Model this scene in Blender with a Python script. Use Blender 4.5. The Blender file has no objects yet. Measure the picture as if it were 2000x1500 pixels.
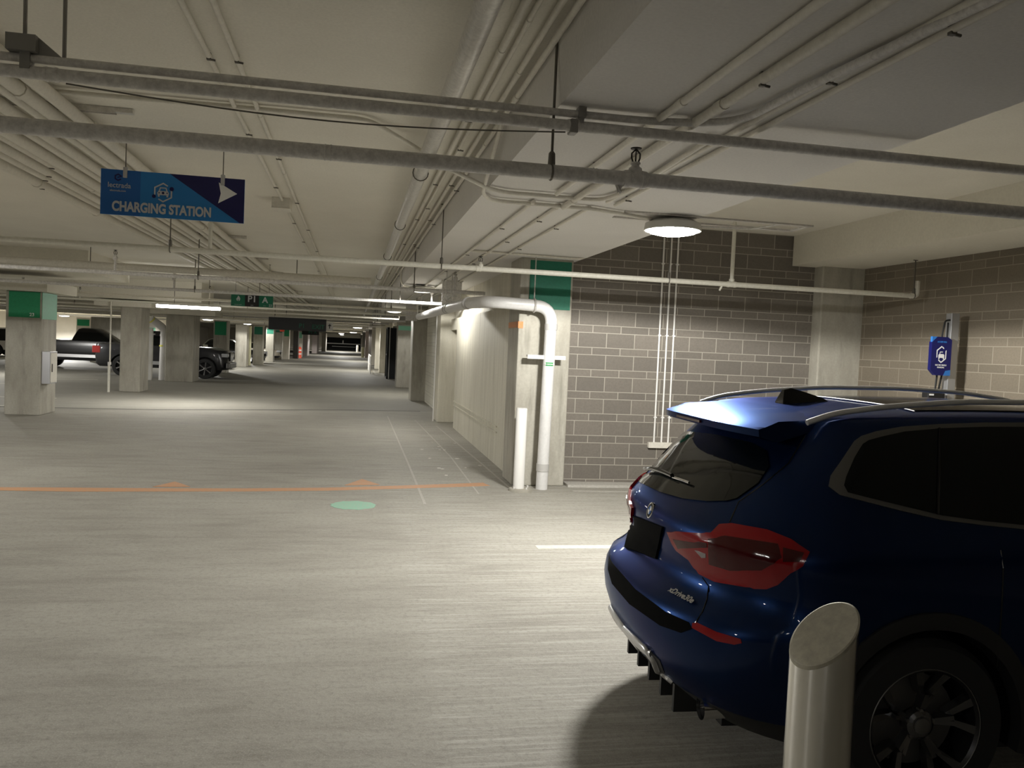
import bpy, bmesh, math, random
import numpy as np
from mathutils import Vector, Matrix
from mathutils.bvhtree import BVHTree
from mathutils.geometry import delaunay_2d_cdt
random.seed(7)
SC = bpy.context.scene
COL = SC.collection
PI = math.pi

# ------------------------------------------------------------------ camera
F = 1600.0; H = 1.84
YAW, PIT, ROL = map(math.radians, (11.034, -2.5, 2.546))
fw = Vector((math.sin(YAW)*math.cos(PIT), math.cos(YAW)*math.cos(PIT), math.sin(PIT)))
rt0 = Vector((math.cos(YAW), -math.sin(YAW), 0)); up0 = rt0.cross(fw)
rt = rt0*math.cos(ROL) + up0*math.sin(ROL); up = -rt0*math.sin(ROL) + up0*math.cos(ROL)
CAM = Vector((0, 0, H))
def ray(u, v): return (fw + rt*((u-1000)/F) - up*((v-750)/F))
def pl(ax, val, u, v):
    d = ray(u, v); t = (val-CAM[ax])/d[ax]; return CAM + d*t
def fl(u, v): return pl(2, 0, u, v)
cd = bpy.data.cameras.new('camera'); cam = bpy.data.objects.new('camera', cd); COL.objects.link(cam)
cd.sensor_fit = 'HORIZONTAL'; cd.sensor_width = 36; cd.lens = 36*F/2000; cd.clip_end = 400; cd.clip_start = .02
M = Matrix((rt, up, -fw)).transposed().to_4x4(); M.translation = CAM; cam.matrix_world = M
SC.camera = cam

# ------------------------------------------------------------------ materials
def newmat(name):
    m = bpy.data.materials.new(name); m.use_nodes = True
    nt = m.node_tree; b = nt.nodes['Principled BSDF']; return m, nt, b
def pm(name, col, rough=.5, metal=0, coat=0, emit=None, es=1, spec=.5):
    m, nt, b = newmat(name)
    b.inputs['Base Color'].default_value = (*col, 1); b.inputs['Roughness'].default_value = rough
    b.inputs['Metallic'].default_value = metal; b.inputs['Coat Weight'].default_value = coat
    b.inputs['Specular IOR Level'].default_value = spec
    b.inputs['Coat Roughness'].default_value = .03
    if emit: b.inputs['Emission Color'].default_value = (*emit, 1); b.inputs['Emission Strength'].default_value = es
    return m
def nd(nt, t, **k):
    n = nt.nodes.new(t)
    for a, b in k.items(): setattr(n, a, b)
    return n
def ma(nt, op, a, b=None, c=None):
    n = nt.nodes.new('ShaderNodeMath'); n.operation = op
    for i, x in enumerate((a, b, c)):
        if x is None: continue
        if isinstance(x, (int, float)): n.inputs[i].default_value = x
        else: nt.links.new(x, n.inputs[i])
    return n.outputs[0]
def mixc(nt, f, a, b):
    n = nt.nodes.new('ShaderNodeMix'); n.data_type = 'RGBA'
    if isinstance(f, (int, float)): n.inputs[0].default_value = f
    else: nt.links.new(f, n.inputs[0])
    for i, x in ((6, a), (7, b)):
        if isinstance(x, tuple): n.inputs[i].default_value = (*x, 1)
        else: nt.links.new(x, n.inputs[i])
    return n.outputs[2]
def pos(nt, scale=(1, 1, 1)):
    g = nd(nt, 'ShaderNodeNewGeometry'); mp = nd(nt, 'ShaderNodeMapping'); mp.inputs['Scale'].default_value = scale
    nt.links.new(g.outputs['Position'], mp.inputs[0]); return mp.outputs[0]
def noise(nt, vec, scale, detail=4, rough=.55):
    n = nd(nt, 'ShaderNodeTexNoise'); n.inputs['Scale'].default_value = scale; n.inputs['Detail'].default_value = detail
    n.inputs['Roughness'].default_value = rough; nt.links.new(vec, n.inputs['Vector']); return n.outputs[0]
def ramp(nt, f, a, b):
    n = nd(nt, 'ShaderNodeMapRange'); n.inputs[1].default_value = a; n.inputs[2].default_value = b
    nt.links.new(f, n.inputs[0]); return n.outputs[0]
def bump(nt, b, h, st=.3, d=.01):
    n = nd(nt, 'ShaderNodeBump'); n.inputs['Strength'].default_value = st; n.inputs['Distance'].default_value = d
    nt.links.new(h, n.inputs['Height']); nt.links.new(n.outputs[0], b.inputs['Normal'])
def concrete(name, c1, c2, stretch=(1, 1, 1), scale=2.5, rough=.8, fine=35, c3=None, stre=None):
    m, nt, b = newmat(name); p = pos(nt, stretch)
    n1 = noise(nt, p, scale, 6, .62); n2 = noise(nt, pos(nt), fine, 3)
    col = mixc(nt, ramp(nt, n1, .32, .68), c1, c2)
    col = mixc(nt, ma(nt, 'MULTIPLY', ramp(nt, n2, .35, .75), .25), col, tuple(x*.7 for x in c2))
    if c3:
        n3 = noise(nt, pos(nt, stre), 1.0, 4, .6); col = mixc(nt, ramp(nt, n3, .56, .75), col, c3)
    nt.links.new(col, b.inputs['Base Color']); b.inputs['Roughness'].default_value = rough
    bump(nt, b, n2, .25, .006); return m
MT = {}
MT['ceil'] = concrete('ceiling_paint', (.80, .77, .69), (.73, .70, .62), scale=.7, rough=.9, fine=60)
MT['ceil_w'] = concrete('ceiling_cool_paint', (.76, .74, .71), (.70, .68, .655), scale=.8, rough=.9, fine=60)
MT['beam'] = concrete('beam_paint', (.72, .69, .60), (.66, .63, .54), scale=.9, rough=.9)
MT['col'] = concrete('column_concrete', (.46, .44, .38), (.33, .31, .26), (1, 1, .35), 3.5, c3=(.24, .23, .19), stre=(5, 5, .8))
MT['board'] = concrete('board_formed_concrete', (.70, .67, .57), (.58, .55, .46), (3, 3, .25), 2.2, c3=(.44, .41, .33), stre=(4, 4, .5))
MT['white_wall'] = concrete('painted_wall', (.72, .68, .60), (.64, .60, .52), scale=1.2)
MT['white_block'] = pm('painted_block', (.66, .64, .57), .8)
# floor
m, nt, b = newmat('floor_concrete')
big = noise(nt, pos(nt, (.5, .9, 1)), .8, 6, .62)
st = noise(nt, pos(nt, (.8, 3.6, 1)), 1.8, 6, .66)       # trowel and tyre streaks running across the aisle
br = noise(nt, pos(nt, (.5, 16, 1)), 2.2, 4, .7)          # broomed ribs beside the bays
sp = noise(nt, pos(nt), 26, 5, .7); sp2 = noise(nt, pos(nt), 120, 2, .6)
g = nd(nt, 'ShaderNodeNewGeometry'); sx_ = nd(nt, 'ShaderNodeSeparateXYZ'); nt.links.new(g.outputs['Position'], sx_.inputs[0])
xw = ma(nt, 'ADD', sx_.outputs[0], ma(nt, 'MULTIPLY', big, .5)); rib = ramp(nt, xw, .62, .80)
c = mixc(nt, ramp(nt, big, .36, .64), (.275, .258, .222), (.365, .350, .305))
c = mixc(nt, ma(nt, 'MULTIPLY', ramp(nt, st, .42, .70), .42), c, (.43, .415, .37))
c = mixc(nt, ma(nt, 'MULTIPLY', ramp(nt, st, .46, .30), .36), c, (.19, .178, .15))
c = mixc(nt, ma(nt, 'MULTIPLY', ma(nt, 'MULTIPLY', ramp(nt, br, .48, .66), rib), .5), c, (.56, .545, .50))
c = mixc(nt, ma(nt, 'MULTIPLY', ma(nt, 'MULTIPLY', ramp(nt, br, .44, .30), rib), .4), c, (.20, .19, .165))
c = mixc(nt, ma(nt, 'MULTIPLY', ramp(nt, ma(nt, 'SUBTRACT', sx_.outputs[1], ma(nt, 'MULTIPLY', sx_.outputs[0], .32)), 21.6, 22.2), .5), c, (.20, .195, .17))
c = mixc(nt, ma(nt, 'MULTIPLY', ramp(nt, sp, .48, .72), .6), c, (.20, .19, .16))
c = mixc(nt, ma(nt, 'MULTIPLY', ramp(nt, sp2, .50, .72), .45), c, (.50, .485, .44))
nt.links.new(c, b.inputs['Base Color'])
nt.links.new(ma(nt, 'ADD', ma(nt, 'MULTIPLY', big, .3), .60), b.inputs['Roughness']); b.inputs['Specular IOR Level'].default_value = .3
bump(nt, b, ma(nt, 'ADD', ma(nt, 'ADD', st, ma(nt, 'MULTIPLY', ma(nt, 'MULTIPLY', br, rib), .25)), ma(nt, 'MULTIPLY', sp, .6)), .5, .012); MT['floor'] = m
# concrete block, tall and short courses alternating
def block(name, axis, u0, cA, cB, mort):
    m, nt, b = newmat(name); g = nd(nt, 'ShaderNodeNewGeometry'); s = nd(nt, 'ShaderNodeSeparateXYZ'); nt.links.new(g.outputs['Position'], s.inputs[0])
    z = ma(nt, 'DIVIDE', ma(nt, 'SUBTRACT', s.outputs[2], .071-.3048), .3048)
    fz = ma(nt, 'FRACT', z); row = ma(nt, 'FLOOR', z); short = ma(nt, 'GREATER_THAN', fz, .6667)
    u = ma(nt, 'DIVIDE', ma(nt, 'SUBTRACT', s.outputs[axis], u0-8.12), .406)
    u = ma(nt, 'ADD', u, ma(nt, 'MULTIPLY', short, .5)); fu = ma(nt, 'FRACT', u); iu = ma(nt, 'FLOOR', u)
    mz = .0165; mu = .014
    a = ma(nt, 'LESS_THAN', fz, mz); bb = ma(nt, 'GREATER_THAN', fz, 1-mz)
    cc = ma(nt, 'LESS_THAN', ma(nt, 'ABSOLUTE', ma(nt, 'SUBTRACT', fz, .6667)), mz)
    d = ma(nt, 'LESS_THAN', fu, mu); e = ma(nt, 'GREATER_THAN', fu, 1-mu)
    mo = a
    for x in (bb, cc, d, e): mo = ma(nt, 'MAXIMUM', mo, x)
    wn = nd(nt, 'ShaderNodeTexWhiteNoise'); wn.noise_dimensions = '3D'; cx = nd(nt, 'ShaderNodeCombineXYZ')
    nt.links.new(iu, cx.inputs[0]); nt.links.new(row, cx.inputs[1]); nt.links.new(short, cx.inputs[2]); nt.links.new(cx.outputs[0], wn.inputs[0])
    base = mixc(nt, wn.outputs[0], cA, cB)
    n = noise(nt, pos(nt), 45, 4, .7); base = mixc(nt, ma(nt, 'MULTIPLY', ramp(nt, n, .4, .75), .35), base, tuple(x*.6 for x in cB))
    col = mixc(nt, mo, base, mort); nt.links.new(col, b.inputs['Base Color']); b.inputs['Roughness'].default_value = .88
    bump(nt, b, ma(nt, 'SUBTRACT', ma(nt, 'MULTIPLY', n, .4), mo), .5, .008); return m
MT['brick'] = block('grey_block', 0, 3.43, (.195, .174, .148), (.152, .136, .117), (.36, .335, .285))
MT['brick_r'] = block('brown_block', 1, 3.3, (.20, .17, .128), (.165, .14, .105), (.28, .25, .195))
MT['block_w'] = block('pale_block', 1, 3.3, (.66, .64, .55), (.60, .58, .50), (.40, .38, .33))
def galv(name, c1, c2, rough, metal):
    m, nt, b = newmat(name); n = noise(nt, pos(nt), 30, 4, .7)
    nt.links.new(mixc(nt, ramp(nt, n, .35, .65), c1, c2), b.inputs['Base Color']); b.inputs['Roughness'].default_value = rough; b.inputs['Metallic'].default_value = metal; return m
MT['steelpipe'] = galv('grey_steel_pipe', (.78, .76, .73), (.56, .54, .52), .6, 0)
MT['paintpipe'] = galv('painted_pipe', (.72, .69, .61), (.62, .59, .52), .6, 0)
MT['lightpipe'] = galv('pale_painted_pipe', (.70, .68, .60), (.62, .60, .52), .5, 0)
MT['galv'] = galv('galvanised_pipe', (.70, .68, .64), (.55, .53, .50), .38, .45)
MT['conduit'] = galv('conduit_paint', (.74, .71, .63), (.66, .63, .56), .6, 0)
MT['darkmetal'] = pm('dark_metal', (.06, .055, .05), .5, .6)
MT['bracketgrey'] = pm('bracket_steel', (.28, .27, .255), .5, .3)
MT['rod'] = pm('threaded_rod', (.16, .15, .13), .5, .7)
MT['pvc'] = galv('pale_drain_pipe', (.72, .71, .70), (.66, .655, .64), .35, 0)
MT['collar'] = pm('pipe_collar_grey', (.50, .49, .47), .45)
MT['dimdiff'] = pm('soft_lamp_diffuser', (1, 1, .95), .5, emit=(1, .97, .88), es=1.6)
MT['rail'] = pm('bright_rail', (.85, .85, .86), .42, .6)
MT['white'] = pm('white_plastic', (.80, .79, .76), .5)
MT['stainless_top'] = galv('worn_bollard_cap', (.42, .39, .31), (.33, .31, .25), .6, .3)
m, nt, b = newmat('brushed_stainless'); n = noise(nt, pos(nt, (1, 1, 90)), 3, 3)
b.inputs['Base Color'].default_value = (.86, .84, .79, 1); b.inputs['Metallic'].default_value = 1
nt.links.new(ma(nt, 'ADD', ma(nt, 'MULTIPLY', n, .06), .19), b.inputs['Roughness']); b.inputs['Anisotropic'].default_value = .9; b.inputs['Anisotropic Rotation'].default_value = .25; tg = nd(nt, 'ShaderNodeTangent', direction_type='RADIAL', axis='Z'); nt.links.new(tg.outputs[0], b.inputs['Tangent']); MT['stainless'] = m
MT['green'] = galv('green_paint', (.012, .30, .13), (.010, .25, .105), .55, 0)
MT['dgreen'] = galv('dark_green_paint', (.008, .16, .095), (.007, .135, .08), .6, 0)
MT['pgreen'] = pm('pale_green_paint', (.22, .55, .38), .6)
MT['mint'] = galv('mint_floor_mottle', (.24, .52, .38), (.34, .46, .36), .7, 0)
MT['orange'] = galv('orange_floor_paint', (.58, .27, .12), (.48, .31, .19), .7, 0)
MT['orangespray'] = galv('orange_spray_paint', (.62, .22, .07), (.45, .24, .12), .8, 0)
MT['line'] = galv('worn_white_line', (.66, .64, .56), (.52, .50, .43), .7, 0)
MT['seal'] = galv('faint_white_seam', (.50, .48, .44), (.40, .38, .34), .8, 0)
MT['jointdark'] = pm('joint_sealant', (.07, .065, .055), .8)
MT['chip'] = pm('paper_white', (.75, .73, .68), .8)
MT['sblue'] = pm('sign_blue', (.014, .19, .52), .45)
MT['sblue2'] = pm('sign_dark_blue', (.010, .115, .40), .45)
MT['snavy'] = pm('sign_navy', (.004, .004, .085), .45)
MT['sgrey'] = pm('sign_grey_print', (.52, .53, .55), .5)
MT['swhite'] = pm('sign_white_print', (.85, .85, .85), .5)
MT['sblack'] = pm('sign_black', (.006, .007, .007), .4)
MT['sgreen'] = pm('sign_green', (.006, .14, .075), .45)
MT['evblue'] = pm('charger_navy', (.004, .006, .10), .35)
MT['evlight'] = pm('charger_light_blue', (.03, .18, .55), .4)
MT['post'] = pm('silver_post', (.50, .51, .53), .35, .7)
MT['postd'] = pm('dull_silver_metal', (.30, .30, .30), .5, .5)  # darker, rougher silver for the base plate and charger stand
MT['rubber'] = pm('black_rubber', (.012, .012, .012), .75)
MT['cable'] = pm('black_cable', (.015, .015, .015), .5)
MT['lampshade'] = pm('lamp_housing', (.55, .54, .50), .5)
MT['diff'] = pm('lamp_diffuser', (1, 1, 1), .5, emit=(1, .97, .92), es=40)
MT['fardiff'] = pm('far_lamp_diffuser', (1, 1, 1), .5, emit=(1, .98, .94), es=9)
MT['red'] = pm('red_plastic', (.35, .015, .012), .4)
MT['darkred'] = pm('alarm_red', (.09, .010, .012), .4)
MT['conered'] = pm('barrel_orange', (.75, .09, .04), .5)
MT['pink'] = pm('pinkish_column_paint', (.55, .48, .46), .8)
MT['yellow'] = pm('pale_yellow_pipe_paint', (.68, .66, .44), .5)
MT['ylabel'] = pm('yellow_tape', (.75, .72, .10), .5)
MT['glabel'] = pm('green_label', (.02, .30, .07), .5)
MT['wallbox'] = pm('stainless_box', (.55, .55, .57), .35, .8)
MT['cage'] = pm('cage_steel', (.018, .02, .022), .6, .3)
MT['void'] = pm('opening_shade_black', (.01, .01, .01), .9)
# vehicles
MT['blue'] = pm('blue_car_paint', (.006, .019, .070), .36, .8, .3)
MT['blue'].node_tree.nodes['Principled BSDF'].inputs['Specular Tint'].default_value = (.26, .40, .70, 1)
MT['black'] = pm('black_car_paint', (.005, .005, .006), .25, .1, .35)
MT['grey'] = pm('grey_car_paint', (.035, .035, .038), .3, .5, .5)
MT['beige'] = pm('beige_car_paint', (.55, .50, .42), .35, .2, .8)
MT['whitecar'] = pm('white_car_paint', (.70, .70, .70), .3, 0, .8)
MT['glass'] = pm('tinted_glass', (.002, .003, .003), .05, 0, .0, spec=.35)
MT['cladding'] = pm('black_cladding', (.012, .012, .013), .55)
MT['gloss'] = pm('gloss_black', (.005, .005, .005), .12)
MT['satin'] = pm('satin_trim', (.16, .155, .145), .45, .6)
MT['silver'] = pm('silver_trim', (.62, .62, .63), .3, .85)
MT['chrome'] = pm('chrome', (.8, .8, .8), .08, 1)
MT['tail'] = pm('red_lamp_lens', (.25, .002, .006), .12, 0, 0)
MT['taild'] = pm('dark_red_lamp_lens', (.05, .001, .003), .1, 0, 0)
MT['plate'] = pm('plate_and_recess_black', (.002, .002, .002), .9, spec=.1)
MT['reflector'] = pm('red_reflector', (.28, .01, .012), .2)
MT['clear'] = pm('clear_lamp_lens', (.30, .27, .27), .15)
MT['headlamp'] = pm('headlamp_glass', (.45, .46, .48), .1, .3)
MT['tyre'] = pm('tyre_rubber', (.012, .012, .012), .8)
MT['rimdark'] = pm('dark_rim', (.035, .035, .037), .3, .7)
MT['rimmid'] = pm('grey_spoke', (.16, .16, .165), .22, .9)
MT['rimsilver'] = pm('silver_rim', (.45, .45, .46), .25, .9)
MT['badgeblue'] = pm('badge_blue', (.03, .14, .45), .2)

# ------------------------------------------------------------------ mesh helpers
class MB:
    def __init__(s): s.v = []; s.f = []; s.m = []
    def add(s, vs, fs, mi=0):
        o = len(s.v); s.v += [tuple(v) for v in vs]; s.f += [tuple(i+o for i in f) for f in fs]; s.m += [mi]*len(fs); return s
    def box(s, x0, x1, y0, y1, z0, z1, mi=0):
        vs = [(x, y, z) for x in (x0, x1) for y in (y0, y1) for z in (z0, z1)]
        return s.add(vs, [(0, 1, 3, 2), (4, 6, 7, 5), (0, 4, 5, 1), (2, 3, 7, 6), (0, 2, 6, 4), (1, 5, 7, 3)], mi)
    def bbox(s, x0, x1, y0, y1, z0, z1, b=.01, mi=0):      # bevelled vertical edges and rim
        bm = bmesh.new(); bmesh.ops.create_cube(bm, size=1)
        for v in bm.verts: v.co = Vector(((x0+x1)/2+v.co.x*(x1-x0), (y0+y1)/2+v.co.y*(y1-y0), (z0+z1)/2+v.co.z*(z1-z0)))
        bmesh.ops.bevel(bm, geom=bm.edges[:], offset=b, segments=2, affect='EDGES', profile=.5)
        bm.verts.index_update(); s.add([v.co for v in bm.verts], [[v.index for v in f.verts] for f in bm.faces], mi); bm.free(); return s
    def tube(s, pts, r, n=12, cap=True, mi=0):
        P = [Vector(p) for p in pts]; rings = []
        rr = r if isinstance(r, (list, tuple)) else [r]*len(P)
        t0 = (P[1]-P[0]).normalized(); a = Vector((0, 0, 1)) if abs(t0.z) < .9 else Vector((1, 0, 0)); nrm = t0.cross(a).normalized()
        for i, p in enumerate(P):
            if i == 0: t = t0
            elif i == len(P)-1: t = (P[i]-P[i-1]).normalized()
            else: t = ((P[i]-P[i-1]).normalized()+(P[i+1]-P[i]).normalized()).normalized()
            nrm = (nrm-t*nrm.dot(t)).normalized(); bn = t.cross(nrm)
            rings.append([p+(nrm*math.cos(2*PI*k/n)+bn*math.sin(2*PI*k/n))*rr[i] for k in range(n)])
        vs = [v for q in rings for v in q]; fs = []
        for i in range(len(P)-1):
            for k in range(n): k2 = (k+1) % n; fs.append((i*n+k, i*n+k2, (i+1)*n+k2, (i+1)*n+k))
        if cap: fs.append(tuple(range(n-1, -1, -1))); fs.append(tuple((len(P)-1)*n+k for k in range(n)))
        return s.add(vs, fs, mi)
    def lathe(s, prof, c, axis=2, n=24, mi=0, cap=True):             # prof: (radius, height)
        vs = []; fs = []
        for r, h in prof:
            for k in range(n):
                a = 2*PI*k/n; q = [r*math.cos(a), r*math.sin(a)]
                q.insert(axis, h); vs.append((c[0]+q[0], c[1]+q[1], c[2]+q[2]))
        for i in range(len(prof)-1):
            for k in range(n): k2 = (k+1) % n; fs.append((i*n+k, i*n+k2, (i+1)*n+k2, (i+1)*n+k))
        if cap: fs.append(tuple(range(n-1, -1, -1))); fs.append(tuple((len(prof)-1)*n+k for k in range(n)))
        return s.add(vs, fs, mi)
    def prism(s, poly, fa, fb, mi=0):                      # poly list of (a,b); fa/fb map to 3-D front/back
        n = len(poly); vs = [fa(*p) for p in poly]+[fb(*p) for p in poly]
        fs = [tuple(range(n)), tuple(range(2*n-1, n-1, -1))]+[(i, i+n, (i+1) % n+n, (i+1) % n) for i in range(n)]
        return s.add(vs, fs, mi)
    def build(s, name, mats, parent=None, smooth=False, angle=40):
        me = bpy.data.meshes.new(name); me.from_pydata(s.v, [], s.f)
        if not isinstance(mats, (list, tuple)): mats = [mats]
        for m in mats: me.materials.append(MT[m])
        for p, k in zip(me.polygons, s.m): p.material_index = k
        bm = bmesh.new(); bm.from_mesh(me); bmesh.ops.recalc_face_normals(bm, faces=bm.faces[:]); bm.to_mesh(me); bm.free()
        if smooth:
            me.polygons.foreach_set('use_smooth', [True]*len(me.polygons)); me.set_sharp_from_angle(angle=math.radians(angle))
        o = bpy.data.objects.new(name, me); COL.objects.link(o)
        if parent: o.parent = parent
        return o
def tag(o, label=None, cat=None, group=None, kind=None):
    if label: o['label'] = label
    if cat: o['category'] = cat
    if group: o['group'] = group
    if kind: o['kind'] = kind
    return o
def empty(name, loc, label, cat, group=None, rz=0):
    o = bpy.data.objects.new(name, None); COL.objects.link(o); o.location = loc; o.rotation_euler = (0, 0, rz)
    o.empty_display_size = .1; return tag(o, label, cat, group)
def struct(name, mb, mat, label=None): return tag(mb.build(name, mat), label=label, kind='structure')
def rnd(pts, r, n=6):                                      # round the corners of a polyline
    P = [Vector(p) for p in pts]; out = [P[0]]
    for i in range(1, len(P)-1):
        a = (P[i-1]-P[i]); b = (P[i+1]-P[i]); q = min(r, a.length*.49, b.length*.49)
        A = P[i]+a.normalized()*q; B = P[i]+b.normalized()*q
        for k in range(n+1):
            t = k/n; out.append(A*(1-t)**2+P[i]*2*t*(1-t)+B*t*t)
    out.append(P[-1]); return out
def text(name, s, size, mat, xf, parent, bold=.0, squeeze=1, ext=.001):
    cu = bpy.data.curves.new(name, 'FONT'); cu.body = s; cu.size = size; cu.extrude = ext; cu.offset = bold; cu.align_x = 'CENTER'; cu.align_y = 'CENTER'
    to = bpy.data.objects.new('t', cu); COL.objects.link(to)
    dg = bpy.context.evaluated_depsgraph_get(); me = bpy.data.meshes.new_from_object(to.evaluated_get(dg))
    bpy.data.objects.remove(to); bpy.data.curves.remove(cu)
    me.transform(Matrix.Diagonal((squeeze, 1, 1, 1))); me.transform(xf); me.materials.clear(); me.materials.append(MT[mat]); me.name = name
    o = bpy.data.objects.new(name, me); COL.objects.link(o); o.parent = parent; return o
def XF(loc, front='-y', roll=0):                           # text plane facing -y (towards the camera) etc.
    R = Matrix.Rotation(PI/2, 4, 'X')
    if front == '+x': R = Matrix.Rotation(PI/2, 4, 'Z') @ R
    if front == '-x': R = Matrix.Rotation(-PI/2, 4, 'Z') @ R
    return Matrix.Translation(loc) @ R @ Matrix.Rotation(roll, 4, 'Z')

# ------------------------------------------------------------------ setting
YW = 10.9; XR = 7.18
struct('floor', MB().box(-26, 8, -40, 170, -.3, 0), 'floor')
struct('ceiling', MB().box(-26, .97, -40, 170, 3.42, 3.75).box(2.92, 7.6, -40, YW+.1, 3.63, 3.75), 'ceil')
mb = MB(); mb.prism([(.97, 3.75), (.93, 3.42), (.96, 3.05), (2.92, 3.05), (2.92, 3.75)], lambda x, z: (x, -40, z), lambda x, z: (x, 170, z)); struct('trim_1', mb, 'ceil_w', 'wide flat concrete beam running along the aisle')
struct('trim_2', MB().box(6.15, 7.6, -40, YW-.02, 3.2, 3.66), 'beam', 'deep concrete beam along the right wall')
struct('wall_far', MB().box(2.5, 8, YW, YW+.25, 0, 3.66), 'brick')
struct('wall_left_far', MB().box(-26, -13.8, 70, 70.3, 0, 3.44), 'white_wall')
struct('wall_right', MB().box(XR, XR+.3, -40, YW, 0, 3.3), 'brick_r')
struct('wall_back', MB().box(-26, 8, -40.3, -40, 0, 3.7), 'white_wall')
struct('wall_left', MB().box(-26.3, -26, -40, 170, 0, 3.6), 'white_wall')
struct('wall_end', MB().box(-26, 8, 170, 170.3, 0, 3.6), 'white_wall')
# concrete wall along the aisle with its recess strip and niche
mb = MB(); mb.box(2.25, 2.9, 11.42, 18.25, 0, 2.46); mb.box(2.25, 2.9, 18.25, 19.35, 2.2, 2.46); mb.box(2.5, 2.9, 18.25, 19.35, 0, 2.2)
mb.box(2.33, 2.9, 11.42, 19.35, 2.46, 3.06)
mb.box(2.228, 2.25, 12.6, 18.2, .50, .52); mb.box(2.228, 2.25, 12.6, 18.2, .59, .61)
struct('wall_aisle', mb, 'board')
struct('wall_block', MB().box(2.3, 2.9, 20.6, 26.5, 0, 3.06), 'block_w')
struct('wall_aisle_far', MB().box(2.55, 2.9, 26.4, 42, 0, 3.06), 'board')
struct('trim_3', MB().box(2.9, 3.3, 11.1, 60, 0, 3.3), 'white_wall', 'solid core behind the aisle walls')
# curb along the block wall
struct('trim_4', MB().box(2.9, 6.5, 10.62, YW, 0, .035), 'seal', 'low concrete curb at the foot of the block wall')
# transverse beams far down the aisle
k = 5
for y in (46, 54, 62, 70, 80, 92, 106, 122):
    struct('trim_%d' % k, MB().box(-26, .97, y, y+.6, 2.85, 3.44), 'beam', 'concrete beam crossing the aisle'); k += 1

# ------------------------------------------------------------------ columns
def column(label, x0, x1, y0, y1, zt, mat='col', green=None, gmat='green', name='concrete_column', sides=False, gin=.06, cap=None):
    o = empty(name, ((x0+x1)/2, (y0+y1)/2, 0), label, 'column'); cx, cy = (x0+x1)/2, (y0+y1)/2
    MB().bbox(x0-cx, x1-cx, y0-cy, y1-cy, 0, zt, .02).build('shaft', mat, o)
    if green:
        z0, z1 = green; g = MB()
        g.box(x0-cx+gin, x1-cx-gin*.5, y0-cy-.006, y0-cy+.002, z0, z1)
        if sides: g.box(x1-cx-.002, x1-cx+.006, y0-cy+.02, y1-cy-.02, z0-.02, z1)
        g.build('painted_band', gmat, o)
    if cap: MB().box(*[a-b for a, b in zip(cap[:2], (cx, cx))], *[a-cy for a in cap[2:4]], *cap[4:]).build('capital', 'beam', o)
    return o
c23 = column('near left concrete column with green band numbered 23', -7.06, -6.38, 18.6, 19.5, 2.57, green=(2.03, 2.56), sides=True, cap=(-9.6, -6.2, 18.35, 20.2, 2.57, 2.78))
text('number', '23', .095, 'swhite', XF((-6.56-(-6.72), 18.6-19.05-.008, 2.09)), c23, .002)
MB().box(-8.2, -5.3, 17.9, 21, 2.98, 3.42).build('drop_panel', 'beam'); 
tag(bpy.data.objects['drop_panel'], 'concrete drop panel above the column numbered 23', 'drop panel')
column('plain concrete column behind the column numbered 23', -6.92, -6.34, 26.55, 27.6, 2.57, cap=(-7.6, -6.0, 26.3, 28, 2.57, 2.72))
tag(MB().box(-8.2, -4.6, 26.4, 28.6, 2.80, 3.42).build('drop_panel', 'beam'), 'concrete drop panel above the plain second column', 'drop panel')
column('widest concrete pier in front of the grey pickup', -7.0, -6.0, 33.0, 34.3, 2.55, cap=(-7.8, -5.2, 32.8, 34.6, 2.55, 2.75))
column('green-topped column between the two dark cars', -6.72, -6.1, 42.0, 43.0, 2.56, green=(1.85, 2.5), gmat='green')
column('smooth light grey column left of the pale yellow pipe', -7.0, -6.33, 51.6, 52.6, 2.56)
column('green-topped column beside the pale yellow pipe', -6.45, -5.85, 55.8, 56.8, 2.56, green=(2.0, 2.5), gmat='dgreen')
column('green-topped column right of the white pipe', -6.45, -5.88, 63.6, 64.6, 2.56, green=(2.1, 2.5), gmat='dgreen')
column('column with thin green band next to the beige car', -6.55, -5.95, 71.8, 72.8, 2.56, green=(2.3, 2.5), gmat='dgreen')
column('pale column with bright green top before the dark column', -6.0, -5.5, 73.6, 74.4, 2.56, 'white_wall', green=(2.0, 2.55), gmat='green')
column('dark brown-grey column left of the orange barrel', -5.45, -5.0, 77.6, 78.6, 2.56, 'darkmetal')
column('pale column with mint top behind the orange barrel', -5.45, -5.05, 84.5, 85.3, 2.56, 'white_wall', green=(1.9, 2.5), gmat='pgreen')
column('wide pinkish column far down the left side', -5.9, -4.95, 92, 96, 2.7, 'pink')
column('narrow grey column behind the wide pinkish column', -5.4, -4.75, 111, 117, 2.8, 'pink')
column('farthest pale column on the left of the aisle', -4.9, -4.3, 131, 136, 2.9, 'white_wall')
column('pale green-topped column behind the black pickup', -17.2, -16.4, 56, 57, 2.56, 'white_wall', green=(2.05, 2.45))
column('broad grey column above the black pickup cab', -14.6, -12.9, 50, 51, 2.56)
column('pale green-topped column left of the plain second column', -12.0, -11.2, 50.3, 51, 2.56, 'white_wall', green=(1.6, 2.1), gmat='pgreen')
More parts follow.
